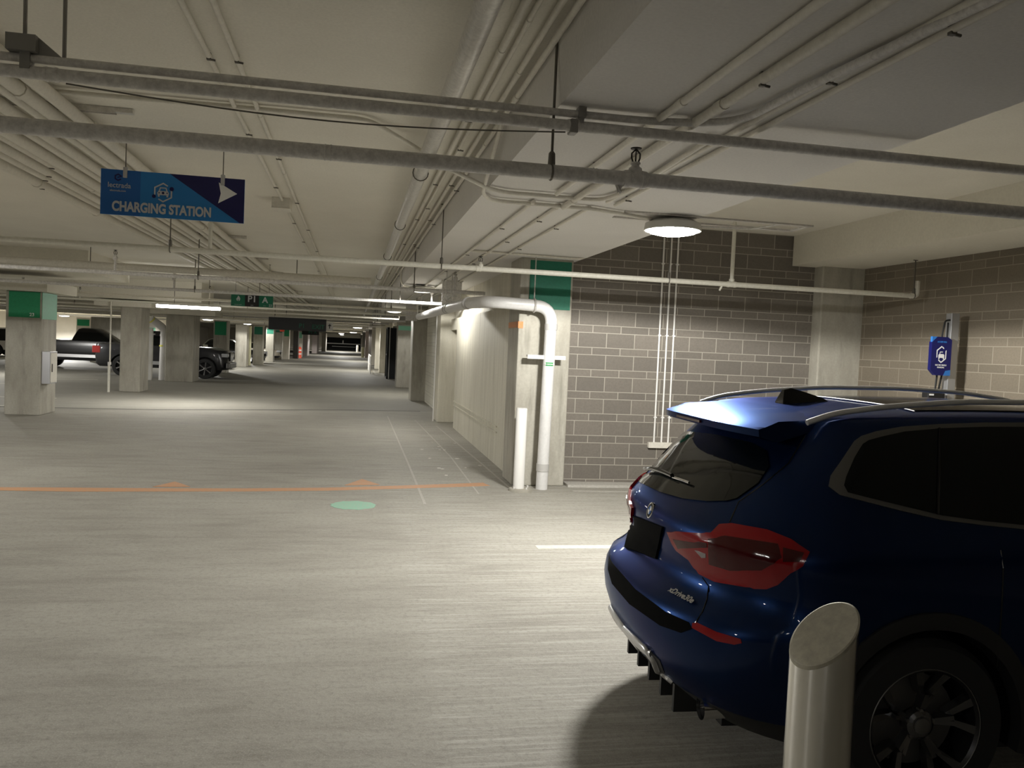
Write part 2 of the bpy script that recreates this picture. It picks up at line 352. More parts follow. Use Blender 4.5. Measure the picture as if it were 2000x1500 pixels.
# right-hand side
ce = empty('concrete_column', (2.5, 11.05, 0), 'wall-end column with large dark green square and orange paint mark', 'column')
MB().bbox(-.36, .36, -.35, .37, 0, 3.06, .02).build('shaft', 'col', ce)
MB().box(-.235, .33, -.356, -.345, 2.38, 3.02).build('painted_band', 'dgreen', ce)
MB().box(-.366, -.355, -.33, .34, 2.12, 2.20).box(-.366, -.30, -.357, -.345, 2.11, 2.20).build('spray_mark', 'orangespray', ce)
column('pilaster at the far end of the concrete wall', 2.0, 2.6, 19.4, 20.2, 3.05, 'board')
column('broad bare column just before the pale block wall', 1.85, 2.6, 26.4, 27.4, 3.05)
column('column with pale green top beside the cage door', 1.77, 2.5, 34.2, 35.2, 2.62, green=(2.38, 2.56), gmat='pgreen', gin=.02)
column('corner column between the two block walls', 6.52, XR+.02, 10.68, 11.0, 3.22)
for i, (x, y, d, mt) in enumerate(((1.55, 50, 'first pale pier beyond the white railing', 'board'), (1.45, 57, 'second pale pier beyond the white railing', 'board'), (1.40, 66, 'third pier on the right beyond the railing', 'white_wall'), (1.38, 78, 'dark pier on the far right side', 'darkmetal'), (1.3, 96, 'pinkish pier on the far right side', 'pink'), (1.2, 118, 'farthest pier on the right side', 'white_wall'))):
    column(d, x, x+.7, y, y+.7, 3.05, mt)
struct('wall_right_far', MB().box(2.4, 2.9, 48, 170, 0, 3.06), 'white_wall')

# ------------------------------------------------------------------ lamps
def wide(ld):
    # wide-throw lens of a garage luminaire: stronger towards the sides, cut off just below the horizontal
    ld.use_nodes = True; nt = ld.node_tree; em = [n for n in nt.nodes if n.type == 'EMISSION'][0]
    g = nd(nt, 'ShaderNodeNewGeometry'); v = nd(nt, 'ShaderNodeVectorMath', operation='DOT_PRODUCT'); nt.links.new(g.outputs['Incoming'], v.inputs[0]); v.inputs[1].default_value = (0, 0, -1)
    c = ma(nt, 'ABSOLUTE', v.outputs['Value']); f = ma(nt, 'POWER', ma(nt, 'MAXIMUM', c, .09), -1.45)
    cut = nd(nt, 'ShaderNodeMapRange'); cut.interpolation_type = 'SMOOTHSTEP'; cut.inputs[1].default_value = .10; cut.inputs[2].default_value = .19; nt.links.new(c, cut.inputs[0])
    st_ = ma(nt, 'MULTIPLY', f, ma(nt, 'ADD', ma(nt, 'MULTIPLY', cut.outputs[0], .9), .1)); nt.links.new(st_, em.inputs[1])
def lamp(x, y, label, power, z=2.95, on='diff', r=.25, ceil=3.05, color=(1, .98, .925), sprd=165):
    o = empty('ceiling_lamp', (x, y, z), label, 'lamp', 'round garage ceiling lamps')
    n = 28
    MB().lathe([(r*.35, .075), (r*.75, .07), (r*.97, .045), (r, 0), (r*1.0, -.018), (r*.955, -.018), (r*.94, .012), (r*.3, .014)], (0, 0, 0), 2, n).build('shade', 'lampshade', o, True, 50)
    MB().lathe([(r*.93, .006), (r*.93, -.012), (r*.8, -.035), (r*.5, -.052), (r*.2, -.056)], (0, 0, 0), 2, n).build('diffuser', on, o, True)
    MB().tube([(0, 0, .07), (0, 0, ceil-z)], .02, 10).build('stem', 'galv', o)
    if power:
        ld = bpy.data.lights.new('lamp_light', 'AREA'); ld.shape = 'DISK'; ld.size = r*1.7; ld.energy = power; ld.color = color; wide(ld)
        lo = bpy.data.objects.new('lamp_light', ld); COL.objects.link(lo); lo.location = (0, 0, -.062); lo.parent = o
    return o
L1 = lamp(2.72, 6.88, 'bright round ceiling lamp above the blue car, in front of the block wall', 98)
mb = MB()
for yy in (-.16, .16): mb.box(-.5, 1.25, yy-.02, yy+.02, .085, .10)
mb.box(1.2, 1.24, -.16, .16, .085, .10).tube([(.95, -.16, .09), (.75, 0, .055), (.2, 0, .04)], .008, 6)
mb.build('mounting_frame', 'galv', L1)
lamp(1.33, 16.87, 'round lamp under the wide beam above the drain pipe', 24, on='dimdiff', r=.28)
lamp(1.35, 29.1, 'smaller round lamp under the wide beam by the bare column', 34, on='dimdiff', r=.27)
lamp(.2, 52, 'round lamp shining over the far part of the aisle', 60, 2.7, 'fardiff', .3, 3.42)
lamp(-.08, 77, 'bright round lamp deep down the aisle', 90, 2.65, 'fardiff', .35, 3.42)
lamp(-1.5, 100, 'round lamp hanging before the far end opening', 120, 2.7, 'fardiff', .35, 3.42)
lamp(-2, 140, 'farthest lamp lighting the end of the aisle', 200, 2.8, 'fardiff', .35, 3.42)
lamp(-7.9, 47.4, 'diamond-like lamp above the grey pickup hood', 110, 2.68, 'fardiff', .3, 3.42)
lamp(-19.5, 61, 'lamp glowing over the black pickup', 450, 2.7, 'fardiff', .35, 3.42)
lamp(-14, 33, 'lamp hidden behind the column numbered 23', 90, 2.7, 'fardiff', .3, 3.42)
lamp(-7.6, 62, 'lamp between the far left columns', 60, 2.75, 'fardiff', .3, 3.42)
# lamps outside the frame (left aisle and behind the viewer)
lamp(-7.2, 9.5, 'round ceiling lamp left of the aisle, nearest the column numbered 23', 60, 3.3, ceil=3.42)
lamp(-7.5, -1.5, 'round ceiling lamp left of the viewer', 12, 3.3, ceil=3.42)
lamp(-1.2, -5.5, 'round ceiling lamp behind the viewer', 1, 3.3, ceil=3.42)
lamp(-16, 12, 'round ceiling lamp in the far left aisle', 40, 3.3, ceil=3.42)
lamp(-16, 24, 'second round ceiling lamp in the far left aisle', 40, 3.3, ceil=3.42)
# linear fixture
o = empty('strip_light', (-4.23, 22.5, 2.53), 'long bright strip light hanging left of the aisle', 'light')
MB().box(-.8, .8, -.08, .08, .03, .08).build('housing', 'lampshade', o); MB().bbox(-.78, .78, -.06, .06, -.045, .03, .015).build('diffuser', 'diff', o)
MB().tube([(-.35, 0, .08), (-.35, 0, .89)], .008, 6).build('hanger', 'rod', o); MB().tube([(.5, 0, .08), (.5, 0, .89)], .008, 6).build('hanger', 'rod', o)
ld = bpy.data.lights.new('strip', 'AREA'); ld.shape = 'RECTANGLE'; ld.size = 1.5; ld.size_y = .1; ld.energy = 70; ld.color = (1, .97, .9)
lo = bpy.data.objects.new('strip_light_source', ld); COL.objects.link(lo); lo.location = (0, 0, -.06); lo.parent = o

# ------------------------------------------------------------------ sprinkler pipes
def sprinkler(parent, x, y, z, h=.10, k=1.0, mat='steelpipe'):
    m = MB(); m.lathe([(.030*k, -.03), (.034*k, 0), (.03*k, .02), (.018*k, .03), (.018*k, h*.5), (.024*k, h*.5), (.022*k, h*.62)], (x, y, z), 2, 12)
    a = m.build('fitting', mat, parent, True)
    d = MB(); t = z+h*.62
    for sx in (-1, 1): d.tube([(x+sx*.012*k, y, t), (x+sx*.020*k, y, t+.02*k), (x+sx*.020*k, y, t+.04*k), (x, y, t+.06*k)], .004*k, 6)
    d.lathe([(.004*k, 0), (.003*k, .055*k)], (x, y, t), 2, 8); d.lathe([(.024*k, .060*k), (.026*k, .065*k), (.010*k, .069*k)], (x, y, t), 2, 14)
    d.build('sprinkler_head', 'darkmetal', parent)
def hang(parent, x, y, z0, z1, r=.006, pr=.034):
    m = MB(); m.tube([(x, y, z0+pr), (x, y, z1)], r, 8); m.lathe([(.02, 0), (.017, .07), (.010, .08)], (x, y, z0+pr*.6), 2, 10)
    m.tube([(x-.03, y, z1-.004), (x+.03, y, z1-.004)], .006, 6); m.build('hanger_rod', 'rod', parent)
    q = MB(); n = 14
    q.tube([(x, y+pr*1.12*math.cos(2*PI*k/n), z0+pr*1.12*math.sin(2*PI*k/n)) for k in range(n+1)], .006, 6, False); q.build('pipe_ring', 'rod', parent)
def coupling(parent, x, y, z, r, mat, w=.05):
    m = MB(); m.tube([(x-w, y, z), (x-w*.55, y, z), (x-w*.5, y, z), (x+w*.5, y, z), (x+w*.55, y, z), (x+w, y, z)], [r*1.12, r*1.22, r*1.12, r*1.12, r*1.22, r*1.12], 14); m.build('coupling', mat, parent, True)
def xpipe(label, x0, x1, y, z, r, mat='steelpipe'):
    o = empty('sprinkler_pipe', (0, y, z), label, 'pipe'); MB().tube([(x, 0, 0) for x in np.linspace(x0, x1, 8)], r, 16).build('pipe', mat, o, True); return o
# nearest pair at y=4
p = xpipe('thick grey sprinkler pipe, lowest and nearest, crossing the whole ceiling', -5, 7.1, 4.0, 2.72, .037)
hang(p, .93, 0, 0, .64, .007); coupling(p, 1.365, 0, 0, .037, 'steelpipe', .06); coupling(p, -1.6, 0, 0, .037, 'steelpipe', .05)
coupling(p, -.15, 0, 0, .0325, 'steelpipe', .02)
sprinkler(p, 1.365, 0, .035, .08, 1.1); m = MB(); m.tube([(-1.6, 0, .03), (-1.6, 0, .21)], .022, 12); m.lathe([(.03, .0), (.03, .035), (.024, .04)], (-1.6, 0, .03), 2, 12); m.lathe([(.028, 0), (.03, .03)], (-1.6, 0, .175), 2, 12); m.build('riser', 'steelpipe', p, True)
m = MB(); m.add([(1.26, 0, -.03), (1.31, 0, -.03), (1.28, 0, -.075)], [(0, 1, 2)]); m.tube([(1.27, 0, -.03), (1.295, .0, -.075)], .008, 6); m.build('drain_plug', 'steelpipe', p)
p = xpipe('upper grey sprinkler pipe just above the lowest thick pipe', -5, 7.1, 4.0, 2.955, .028)
for x in (-1.35, 1.03): coupling(p, x, 0, 0, .027, 'steelpipe', .03)
def strutclamp(parent, x, z1):
    m = MB(); m.bbox(x-.03, x+.03, -.05, .03, .04, z1, .004); m.box(x-.045, x+.045, -.03, .03, z1-.03, z1); m.bbox(x-.02, x+.02, -.035, .035, -.055, .04, .004); m.build('clamp', 'darkmetal', parent)
p = empty('conduit_pipe', (0, 4.0, 3.015), 'slim grey pipe on top of the upper sprinkler pipe, turning along the ceiling at right', 'pipe')
MB().tube(rnd([(-5, 0, 0), (1.45, 0, .0), (1.85, -.12, 0), (1.86, -.6, 0), (1.98, -2.0, 0), (1.98, -6, 0)], .3), .019, 14).build('pipe', 'steelpipe', p, True)
m = MB(); m.box(-1.52, -1.40, -.05, .05, .02, .09).box(-1.47, -1.43, -.03, .03, -.05, .05); m.tube([(-1.46, 0, .08), (-1.46, 0, .40)], .009, 8); m.tube([(-1.30, .0, .01), (-1.30, 0, .40)], .009, 8)
m.prism([(-1.40, .09), (-1.30, .01), (-1.42, .01)], lambda x, z: (x, -.01, z), lambda x, z: (x, .01, z)); m.build('bracket', 'bracketgrey', p)
m = MB(); m.bbox(1.05, 1.09, -.03, .03, -.02, .034, .004).box(1.06, 1.08, -.025, .025, -.06, -.02).bbox(1.01, 1.05, -.034, .034, -.10, -.03, .006); m.build('clamp', 'bracketgrey', p)
p = empty('thin_cable', (0, 4.03, 2.93), 'thin cable sagging beneath the upper sprinkler pipe', 'cable')
MB().tube([(-1.3+k*2.3/14, 0, -.055*math.sin(PI*k/14)) for k in range(15)], .004, 6).build('cable', 'rod', p)
# mid pipe at y=9.2
Ym = 9.2
p = empty('sprinkler_pipe', (0, Ym, 2.72), 'pale sprinkler pipe below the bright lamp, ending in an elbow by the right wall', 'pipe')
MB().tube(rnd([(-13, 0, 0), (-4, 0, 0), (1, 0, 0), (4, 0, 0), (6.93, 0, 0), (6.93, 0, .19)], .05), .030, 14).build('pipe', 'lightpipe', p, True)
coupling(p, 4.42, 0, 0, .030, 'lightpipe', .06); coupling(p, 6.86, 0, 0, .030, 'lightpipe', .03); coupling(p, 1.35, 0, 0, .030, 'lightpipe', .03)
m = MB(); m.tube([(4.42, 0, .03), (4.42, 0, .67)], .023, 12); m.lathe([(.032, 0), (.032, .03)], (4.42, 0, .035), 2, 12); m.lathe([(.018, 0), (.03, .02), (.02, .08)], (4.42, 0, .67), 2, 10); m.build('riser', 'lightpipe', p, True)
m = MB(); m.tube([(4.3, 0, -.02), (4.27, 0, -.08)], .012, 8); m.build('drain_plug', 'lightpipe', p)
hang(p, .93, 0, 0, .69, .006, .03); hang(p, 3.62, 0, 0, .9, .008, .03); hang(p, 6.88, 0, .0, .45, .008, .03); hang(p, -1.93, 0, 0, .69, .006, .03)
sprinkler(p, 1.37, 0, .03, .07, 1.0, 'lightpipe')
m = MB(); m.tube([(-1.53, 0, .03), (-1.53, 0, .28)], .020, 10); m.build('riser', 'lightpipe', p, True); sprinkler(p, -1.53, 0, .28, .08, 1, 'lightpipe')
names = {13.45: 'dark-topped sprinkler pipe crossing behind the pale mid pipe', 17.6: 'bright pale sprinkler pipe in front of the green level sign', 21.8: 'sprinkler pipe crossing above the strip light',
         26.0: 'pale sprinkler pipe crossing below the green level sign', 30.4: 'sprinkler pipe crossing near the bare right column', 34.8: 'far sprinkler pipe beside the wide exit sign', 39: 'distant sprinkler pipe just past the wide exit sign', 43.5: 'far pipe at the second hanging level sign', 48: 'very distant sprinkler pipe at the first railing', 58: 'most distant sprinkler pipe of all'}
for i, (y, lb) in enumerate(names.items()):
    mt = 'lightpipe' if i in (3, 5) else 'paintpipe' if i in (2, 4, 7) else 'steelpipe'
    p = xpipe(lb, -22, 2.1 if y < 27 else 1.6, y, 2.72, .032, mt)
    for x in ((-6, .93) if y >= 36 else ()): hang(p, x, 0, 0, .70, .008)
    if y < 36:
        for x in (-9.4, -3.2, .93) if i % 2 else (-9.4, -2.4, .93): hang(p, x, 0, 0, .70, .008)
        for x in (-7.9, -3.6, 1.6): m = MB(); m.tube([(x, 0, .03), (x, 0, .22)], .018, 8); m.build('riser', mt, p, True); sprinkler(p, x, 0, .22, .08, 1.1, mt)
# thick pale pipe that ends near the big pipe
p = empty('drain_pipe', (0, 16.0, 3.0), 'thick pale pipe crossing under the slab and capped beside the galvanised pipe', 'pipe')
MB().tube([(-11, 0, 0), (-4, 0, 0), (.28, 0, 0)], .065, 16).build('pipe', 'paintpipe', p, True)
for x in (-4.7, -1.1): m = MB(); m.tube([(x, 0, .04), (x, 0, .42)], .008, 8); m.build('hanger_rod', 'rod', p)

# ------------------------------------------------------------------ big galvanised pipe and conduits along the aisle
p = empty('galvanised_pipe', (.49, 0, 3.25), 'largest galvanised pipe running away along the ceiling beside the beam', 'pipe')
MB().tube([(0, y, 0) for y in (-4, 2, 6, 10, 20, 30, 44)], .056, 20).build('pipe', 'galv', p, True)
for y in (6.85, 9.9, 13.6, 18): 
    m = MB(); n = 16; m.tube([(.063*math.cos(2*PI*k/n), y, .063*math.sin(2*PI*k/n)-.004) for k in range(n+1)], .005, 6, False); m.tube([(-.0, y, .06), (-.0, y, .17)], .006, 6); m.build('ring_hanger', 'rod', p)
def ypipe(label, x, z, y0, y1, r, mat='conduit', straps=(), coup=(), name='conduit', group=None, path=None, side=1, cat='conduit'):
    o = empty(name, (x, 0, z), label, cat, group)
    MB().tube(path or [(0, y, 0) for y in np.linspace(y0, y1, 8)], r, 10).build('pipe', mat, o, True)
    if straps is not None:
        for y in straps:
            m = MB(); m.bbox(-.012, .012, y-.012, y+.012, -r-.006, r+.004, .003); m.tube([(0, y, -r), (side*.035, y, -r-.004)], .006, 6); m.build('strap_clamp', 'rod', o)
    for y in coup: m = MB(); m.tube([(0, y-.04, 0), (0, y+.04, 0)], r*1.18, 10); m.build('coupling', mat, o, True)
    return o
S1 = (5.6, 7.9, 10.2, 12.8, 15.6, 18.4)
ypipe('conduit nearest the largest galvanised pipe, on its right', .70, 3.385, -4, 40, .020, straps=S1, coup=(4.3, 9))
ypipe('second slim conduit right of the galvanised pipe', .76, 3.392, -4, 40, .014, straps=(6.5, 9.4), coup=(3.9,))
ypipe('conduit second nearest the side of the wide beam', .855, 3.385, -4, 36, .017, straps=S1, coup=(4.6, 8.2))
ypipe('conduit running tight in the corner of slab and wide beam', .905, 3.34, -4, 36, .017, straps=S1[1:], coup=(4.9, 6.1))
ypipe('left one of the two slim conduits in the middle of the slab', -.85, 3.392, -4, 9.65, .016, straps=(4.9, 6.6, 8.8), coup=(5.6,))
ypipe('slim conduit continuing beyond the small junction box', -.85, 3.392, 9.95, 44, .016, straps=(11.4, 13.5, 16, 19), coup=(10.5, 14.6))
ypipe('right one of the two slim conduits in the middle of the slab', -.70, 3.392, -4, 44, .016, straps=(4.9, 7.4, 9.7, 12, 14.8), coup=(6.1, 8.1, 13))
o = empty('junction_box', (-.86, 9.8, 3.355), 'small grey junction box on the slab in line with a slim conduit', 'box')
MB().bbox(-.10, .10, -.16, .16, -.05, .065, .006).build('box', 'conduit', o); MB().box(-.103, .103, -.163, .163, -.056, -.05).build('cover', 'conduit', o)
# wide bundle of conduits at left
XB = [-1.98, -2.14, -2.27, -2.42, -2.56, -2.70, -2.83, -2.97, -3.12, -3.27]
RB = [.046, .048, .034, .046, .034, .048, .034, .044, .036, .052]
og = ['first', 'second', 'third', 'fourth', 'fifth', 'sixth', 'seventh', 'eighth', 'ninth', 'tenth']
for i, (x, r) in enumerate(zip(XB, RB)):
    cps = [random.uniform(5, 16) for _ in range(2)]
    ypipe('%s conduit, counted from the right, of the wide bundle under the left slab' % og[i], x, 3.39-r, -4, 46, r, 'conduit', straps=(6.3+.35*i,) if i > 5 else (), coup=cps)
for j, (y, lb) in enumerate(((6.35, 'nearest'), (10.4, 'second'), (13.6, 'third'), (17.0, 'fourth'), (20.5, 'fifth'), (24.2, 'sixth'), (28, 'seventh'))):
    o = empty('strut_channel', (0, y, 3.40), 'steel strut across the conduit bundle, %s from the viewer' % lb, 'strut')
    MB().box(-3.4, -1.72 if j != 0 else -1.6, -.03, .03, -.012, .018).box(-3.4, -1.72, -.03, -.022, -.022, -.012).box(-3.4, -1.72, .022, .03, -.022, -.012).build('channel', 'galv', o)
# cross conduits
def free(label, pts, r, rr=.12, mat='conduit', name='conduit', cat='conduit'):
    P = [Vector(q) for q in pts]; o = empty(name, P[0], label, cat); MB().tube(rnd([q-P[0] for q in P], rr), r, 10).build('pipe', mat, o, True); return o
free('slim conduit crossing the left slab and dropping diagonally to the wide beam', [(-2.1, 5.93, 3.385), (-.9, 5.9, 3.39), (.05, 5.88, 3.385), (.42, 6.35, 3.33), (.62, 5.75, 3.06), (.95, 6.1, 3.02), (1.1, 6.2, 3.02), (1.85, 6.2, 3.02), (1.93, 5.75, 3.02), (1.90, 5.2, 3.02), (1.86, 4.2, 3.02)], .016)
free('curved conduit wrapping under the wide beam towards the bright lamp', [(.90, 5.3, 3.33), (.90, 5.95, 3.05), (.93, 6.3, 3.02), (1.05, 6.58, 3.02), (1.9, 6.6, 3.02), (2.5, 6.85, 3.02)], .016)
ypipe('first conduit from the left under the wide beam, at right', 1.47, 3.025, -4, 6.1, .019, straps=(2.3, 5.1), coup=(3.7,))
ypipe('jogged conduit continuing left of the drain pipe hangers', 1.38, 3.025, 6.5, 24, .016, straps=(8, 10.5, 13))
ypipe('thickest conduit of the right group under the wide beam', 1.65, 3.018, -4, 6.6, .025, 'paintpipe', straps=(3.25,), coup=(3.65, 6.3))
ypipe('thinner continuation of the thick right conduit toward the lamp row', 1.62, 3.028, 6.6, 24, .016, straps=(7.4, 9, 11.6), coup=(6.75,))
ypipe('middle conduit of the tight right-hand trio', 1.93, 3.03, 2.2, 6.3, .014, straps=(3.2,))
ypipe('outer conduit of the tight right-hand trio', 2.03, 3.03, -4, 6.4, .015, straps=(2.6, 5.4, 6.1))
ypipe('slim conduit from the bright lamp back along the wide beam', 1.88, 3.03, 6.6, 24, .014, straps=(7.8, 9.6, 12))
o = empty('junction_box', (1.95, 2.15, 3.025), 'small fittings block where the right conduits end', 'box'); MB().bbox(-.07, .09, -.04, .04, -.03, .025, .008).build('box', 'steelpipe', o)
free('pale conduit along the top of the block wall into the green-topped column', [(1.4, 10.2, 3.03), (2.3, 10.25, 3.03), (2.86, 10.3, 3.03), (3.1, 10.6, 3.2), (3.3, 10.8, 3.5)], .015, .1, 'paintpipe')
free('slim vertical run looping down the side of the wide beam', [(.905, 17, 3.4), (.905, 17.1, 3.1), (1.0, 17.3, 3.02), (1.33, 17.3, 3.02)], .02, .15)
# three wall conduits on the brick wall
for i, x in enumerate((4.19, 4.30, 4.40)):
    o = empty('wall_conduit', (x, YW-.018, .6), ('left one', 'middle one', 'right one')[i]+' of three thin white conduits down the block wall', 'conduit')
    MB().tube([(0, 0, 0), (0, 0, 3.02)], .0125, 10).build('pipe', 'white', o, True)
    for z in (.35, 1.5, 2.5): MB().box(-.02, .02, -.016, .016, z, z+.02).build('strap_clamp', 'white', o)
o = empty('outlet_box', (4.19, YW-.03, .58), 'small grey outlet box at the foot of the wall conduits', 'box'); MB().bbox(-.09, .28, -.03, .03, -.05, .03, .005).build('box', 'paintpipe', o)

# ------------------------------------------------------------------ big white drain pipe, post, fittings
o = empty('drain_pipe', (2.5, 10.47, 0), 'large pale drain pipe rising beside the white post, bending along the aisle', 'pipe')
base = Vector((2.5, 10.47, 0))
path = [(2.5, 10.47, 0), (2.53, 10.47, 2.40), (1.72, 10.50, 2.43), (1.52, 11.2, 2.43), (1.50, 19.6, 2.49)]
pts = rnd([Vector(q)-base for q in path], .22, 8)
MB().tube(pts, .078, 24).build('pipe', 'pvc', o, True)
for a, b in (((2.503, 10.47, .24), (2.503, 10.47, .34)), ((2.528, 10.47, 2.10), (2.528, 10.47, 2.18)), ((2.28, 10.478, 2.408), (2.31, 10.478, 2.407)), ((1.522, 11.15, 2.43), (1.52, 11.30, 2.43)), ((1.51, 13.4, 2.45), (1.51, 13.5, 2.45)), ((1.51, 13.7, 2.45), (1.51, 13.8, 2.45))):
    m = MB(); m.tube([Vector(a)-base, Vector(b)-base], .085, 24); m.build('joint_collar', 'collar', o, True)
m = MB(); m.box(-.27, .24, -.02, .0, 1.715, 1.765, 0); m.box(-.27, .24, -.0, .075, 1.74, 1.765); m.build('wall_bracket', 'white', o)
m = MB(); m.tube([(-.21, .01, 2.49), (-.21, .01, 3.04)], .008, 8); m.build('hanger_rod', 'galv', o)
n = 20; m = MB(); m.tube([(-.21, .008+.09*math.cos(2*PI*k/n), 2.41+.09*math.sin(2*PI*k/n)) for k in range(n+1)], .010, 8, False); m.build('pipe_ring', 'galv', o)
m = MB(); nn = 10
vs = []
for k in range(nn+1):
    a = -PI/2-.75+1.3*k/nn
    for z in (1.63, 1.675): vs.append((.020+.0795*math.cos(a), .0795*math.sin(a), z))
m.add(vs, [(2*k, 2*k+2, 2*k+3, 2*k+1) for k in range(nn)]); m.build('flow_label', 'glabel', o)
text('flow_lettering', 'STORM DRAIN', .019, 'swhite', XF((.015, -.082, 1.652)), o, .0005)
for y, dx in ((13.2, -.08), (13.6, .06), (19.4, -.06), (19.8, .05)):
    m = MB(); m.tube([(1.51-2.5+dx, y-10.47, 2.52), (1.51-2.5+dx, y-10.47, 3.04)], .008, 6); m.build('hanger_rod', 'galv', o)
o = empty('wire_loop', (1.5, 13.4, 2.55), 'tangle of white looped wire tied on top of the drain pipe', 'wire'); m = MB()
for q in range(5):
    a0 = q*1.1; m.tube([(.09*math.cos(a0+t*.6)*(1+.2*math.sin(t)), -.35+t*.09+.06*math.sin(a0+t), .06+.05*math.sin(t*.9+q)) for t in range(9)], .009, 6)
m.tube([(-.1, 0, .02), (-.05, -.1, .16), (.0, -.2, .18), (.04, -.2, .0)], .009, 6); m.build('wire', 'white', o)
o = empty('guard_post', (2.16, 10.33, 0), 'white guard post on a round concrete foot beside the drain pipe', 'post')
MB().lathe([(.072, 0), (.072, 1.06), (.066, 1.075)], (0, 0, 0), 2, 24).build('post', 'white', o, True)
MB().lathe([(.16, 0), (.155, .03), (.14, .035)], (.03, 0, 0), 2, 24).build('foot', 'col', o, True)
m = MB()
for a in range(4): m.lathe([(.012, .033), (.012, .06)], (.03+.115*math.cos(a*1.57+.5), .115*math.sin(a*1.57+.5), 0), 2, 8)
m.build('bolt', 'steelpipe', o)
# grey piers hanging above the drain pipe
for (x, y, u) in ((1.75, 15.2, 'nearer'), (1.75, 26.0, 'farther')):
    o = empty('hanging_plate', (x, y, 3.04), '%s grey sheet plate hanging above the drain pipe' % u, 'plate')
    MB().box(-.18, .18, -.03, .03, -.48, 0).build('plate', 'steelpipe', o); MB().box(-.20, .20, -.04, .04, -.02, 0).build('top_flange', 'galv', o)
o = empty('fire_alarm', (2.16, 21.1, 2.04), 'dark red fire alarm on a bracket past the pilaster', 'fire alarm'); MB().bbox(-.10, .02, -.05, .05, -.03, .12, .01).build('housing', 'darkred', o); MB().tube([(-.05, 0, -.03), (-.05, 0, -.13)], .035, 12).build('horn', 'darkred', o); MB().box(0, .15, -.03, .03, .02, .07).build('bracket', 'steelpipe', o)
free('thin white conduit running down to the floor at the pilaster', [(1.97, 20.0, 2.6), (1.97, 20.0, .35), (1.93, 19.6, 0.0)], .015, .2, 'white', 'wall_conduit')

# cage and railing on the right
o = empty('cage_gate', (1.75, 42.4, 0), 'tall black mesh cage gate beyond the pale-green-topped column', 'gate')
m = MB(); m.box(-.08, .02, -.3, 1.7, 0, .06).box(-.08, .02, -.3, 1.7, 2.55, 2.62).box(-.08, .02, -.3, -.22, 0, 2.62).box(-.08, .02, 1.62, 1.7, 0, 2.62).box(-.06, 0, -.3, 1.7, 1.2, 1.26); m.build('frame', 'cage', o)
m = MB()
for k in range(24): m.box(-.04, -.025, -.24+k*.08, -.215+k*.08, .06, 2.55)
m.build('bars', 'cage', o)
m = MB(); m.box(.0, .65, -.25, -.2, 0, 2.6); m.build('side_panel', 'cage', o)
m = MB(); m.bbox(.02, .06, -.34, -.3, 0, 2.65, .01); m.build('gate_post', 'white', o)
struct('wall_cage', MB().box(1.95, 2.6, 42.6, 43.0, 0, 2.7), 'block_w')
o = empty('railing', (1.0, 51.5, 0), 'white steel railing with curved top on the right side', 'railing')
for y in (-3.6, -1.8, 0, 1.8, 3.6): MB().tube([(0, y, 0), (0, y, 1.0)], .035, 10).build('railing_post', 'white', o, True)
MB().tube(rnd([(0, -3.9, .6), (0, -3.6, 1.02), (0, 3.6, 1.02), (0, 3.9, .6)], .3), .035, 10).build('top_rail', 'white', o, True)
MB().tube([(0, -3.6, .5), (0, 3.6, .5)], .025, 8).build('lower_rail', 'white', o, True)
for (x, y, lb) in ((1.05, 96, 'pale yellowish bollard at the far right of the aisle'), (.6, 140, 'farthest white bollard beside the end opening')):
    o = empty('bollard', (x, y, 0), lb, 'bollard'); MB().lathe([(.16, 0), (.16, 1.1), (.12, 1.2)], (0, 0, 0), 2, 12).build('post', 'yellow' if y < 100 else 'white', o, True)
# end of the aisle: opening with rails, its darkness painted as a black panel
o = empty('end_barrier', (-2.0, 158, 0), 'opening darkened by a black panel, with white rails at the very end of the aisle', 'barrier')
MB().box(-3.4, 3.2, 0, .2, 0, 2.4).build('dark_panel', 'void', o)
MB().box(-3.4, 3.2, -.12, 0, 1.18, 1.34).build('upper_rail', 'white', o)
MB().box(-2.0, 2.4, -.12, 0, .68, .76).build('lower_rail', 'white', o)
MB().box(-.1, .1, -.1, 0, 1.3, 1.9).build('rail_post', 'white', o)
struct('wall_end_left', MB().box(-26, -5.5, 157, 157.4, 0, 3.44), 'white_wall'); struct('wall_end_right', MB().box(1.3, 3, 157, 157.4, 0, 3.44), 'white_wall'); struct('trim_20', MB().box(-5.6, 1.4, 157, 157.6, 2.4, 3.44), 'beam', 'lintel above the end opening')
# orange barrel
o = empty('traffic_barrel', (-5.12, 80.5, 0), 'orange traffic barrel standing by the dark column on the left', 'traffic barrel')
MB().lathe([(.30, 0), (.27, .1), (.25, 1.0), (.15, 1.08)], (0, 0, 0), 2, 16).build('body', 'conered', o, True)
m = MB()
for z in (.35, .7): m.lathe([(.272-.02*z, z), (.270-.02*z, z+.1)], (0, 0, 0), 2, 16)
m.build('reflective_band', 'white', o)

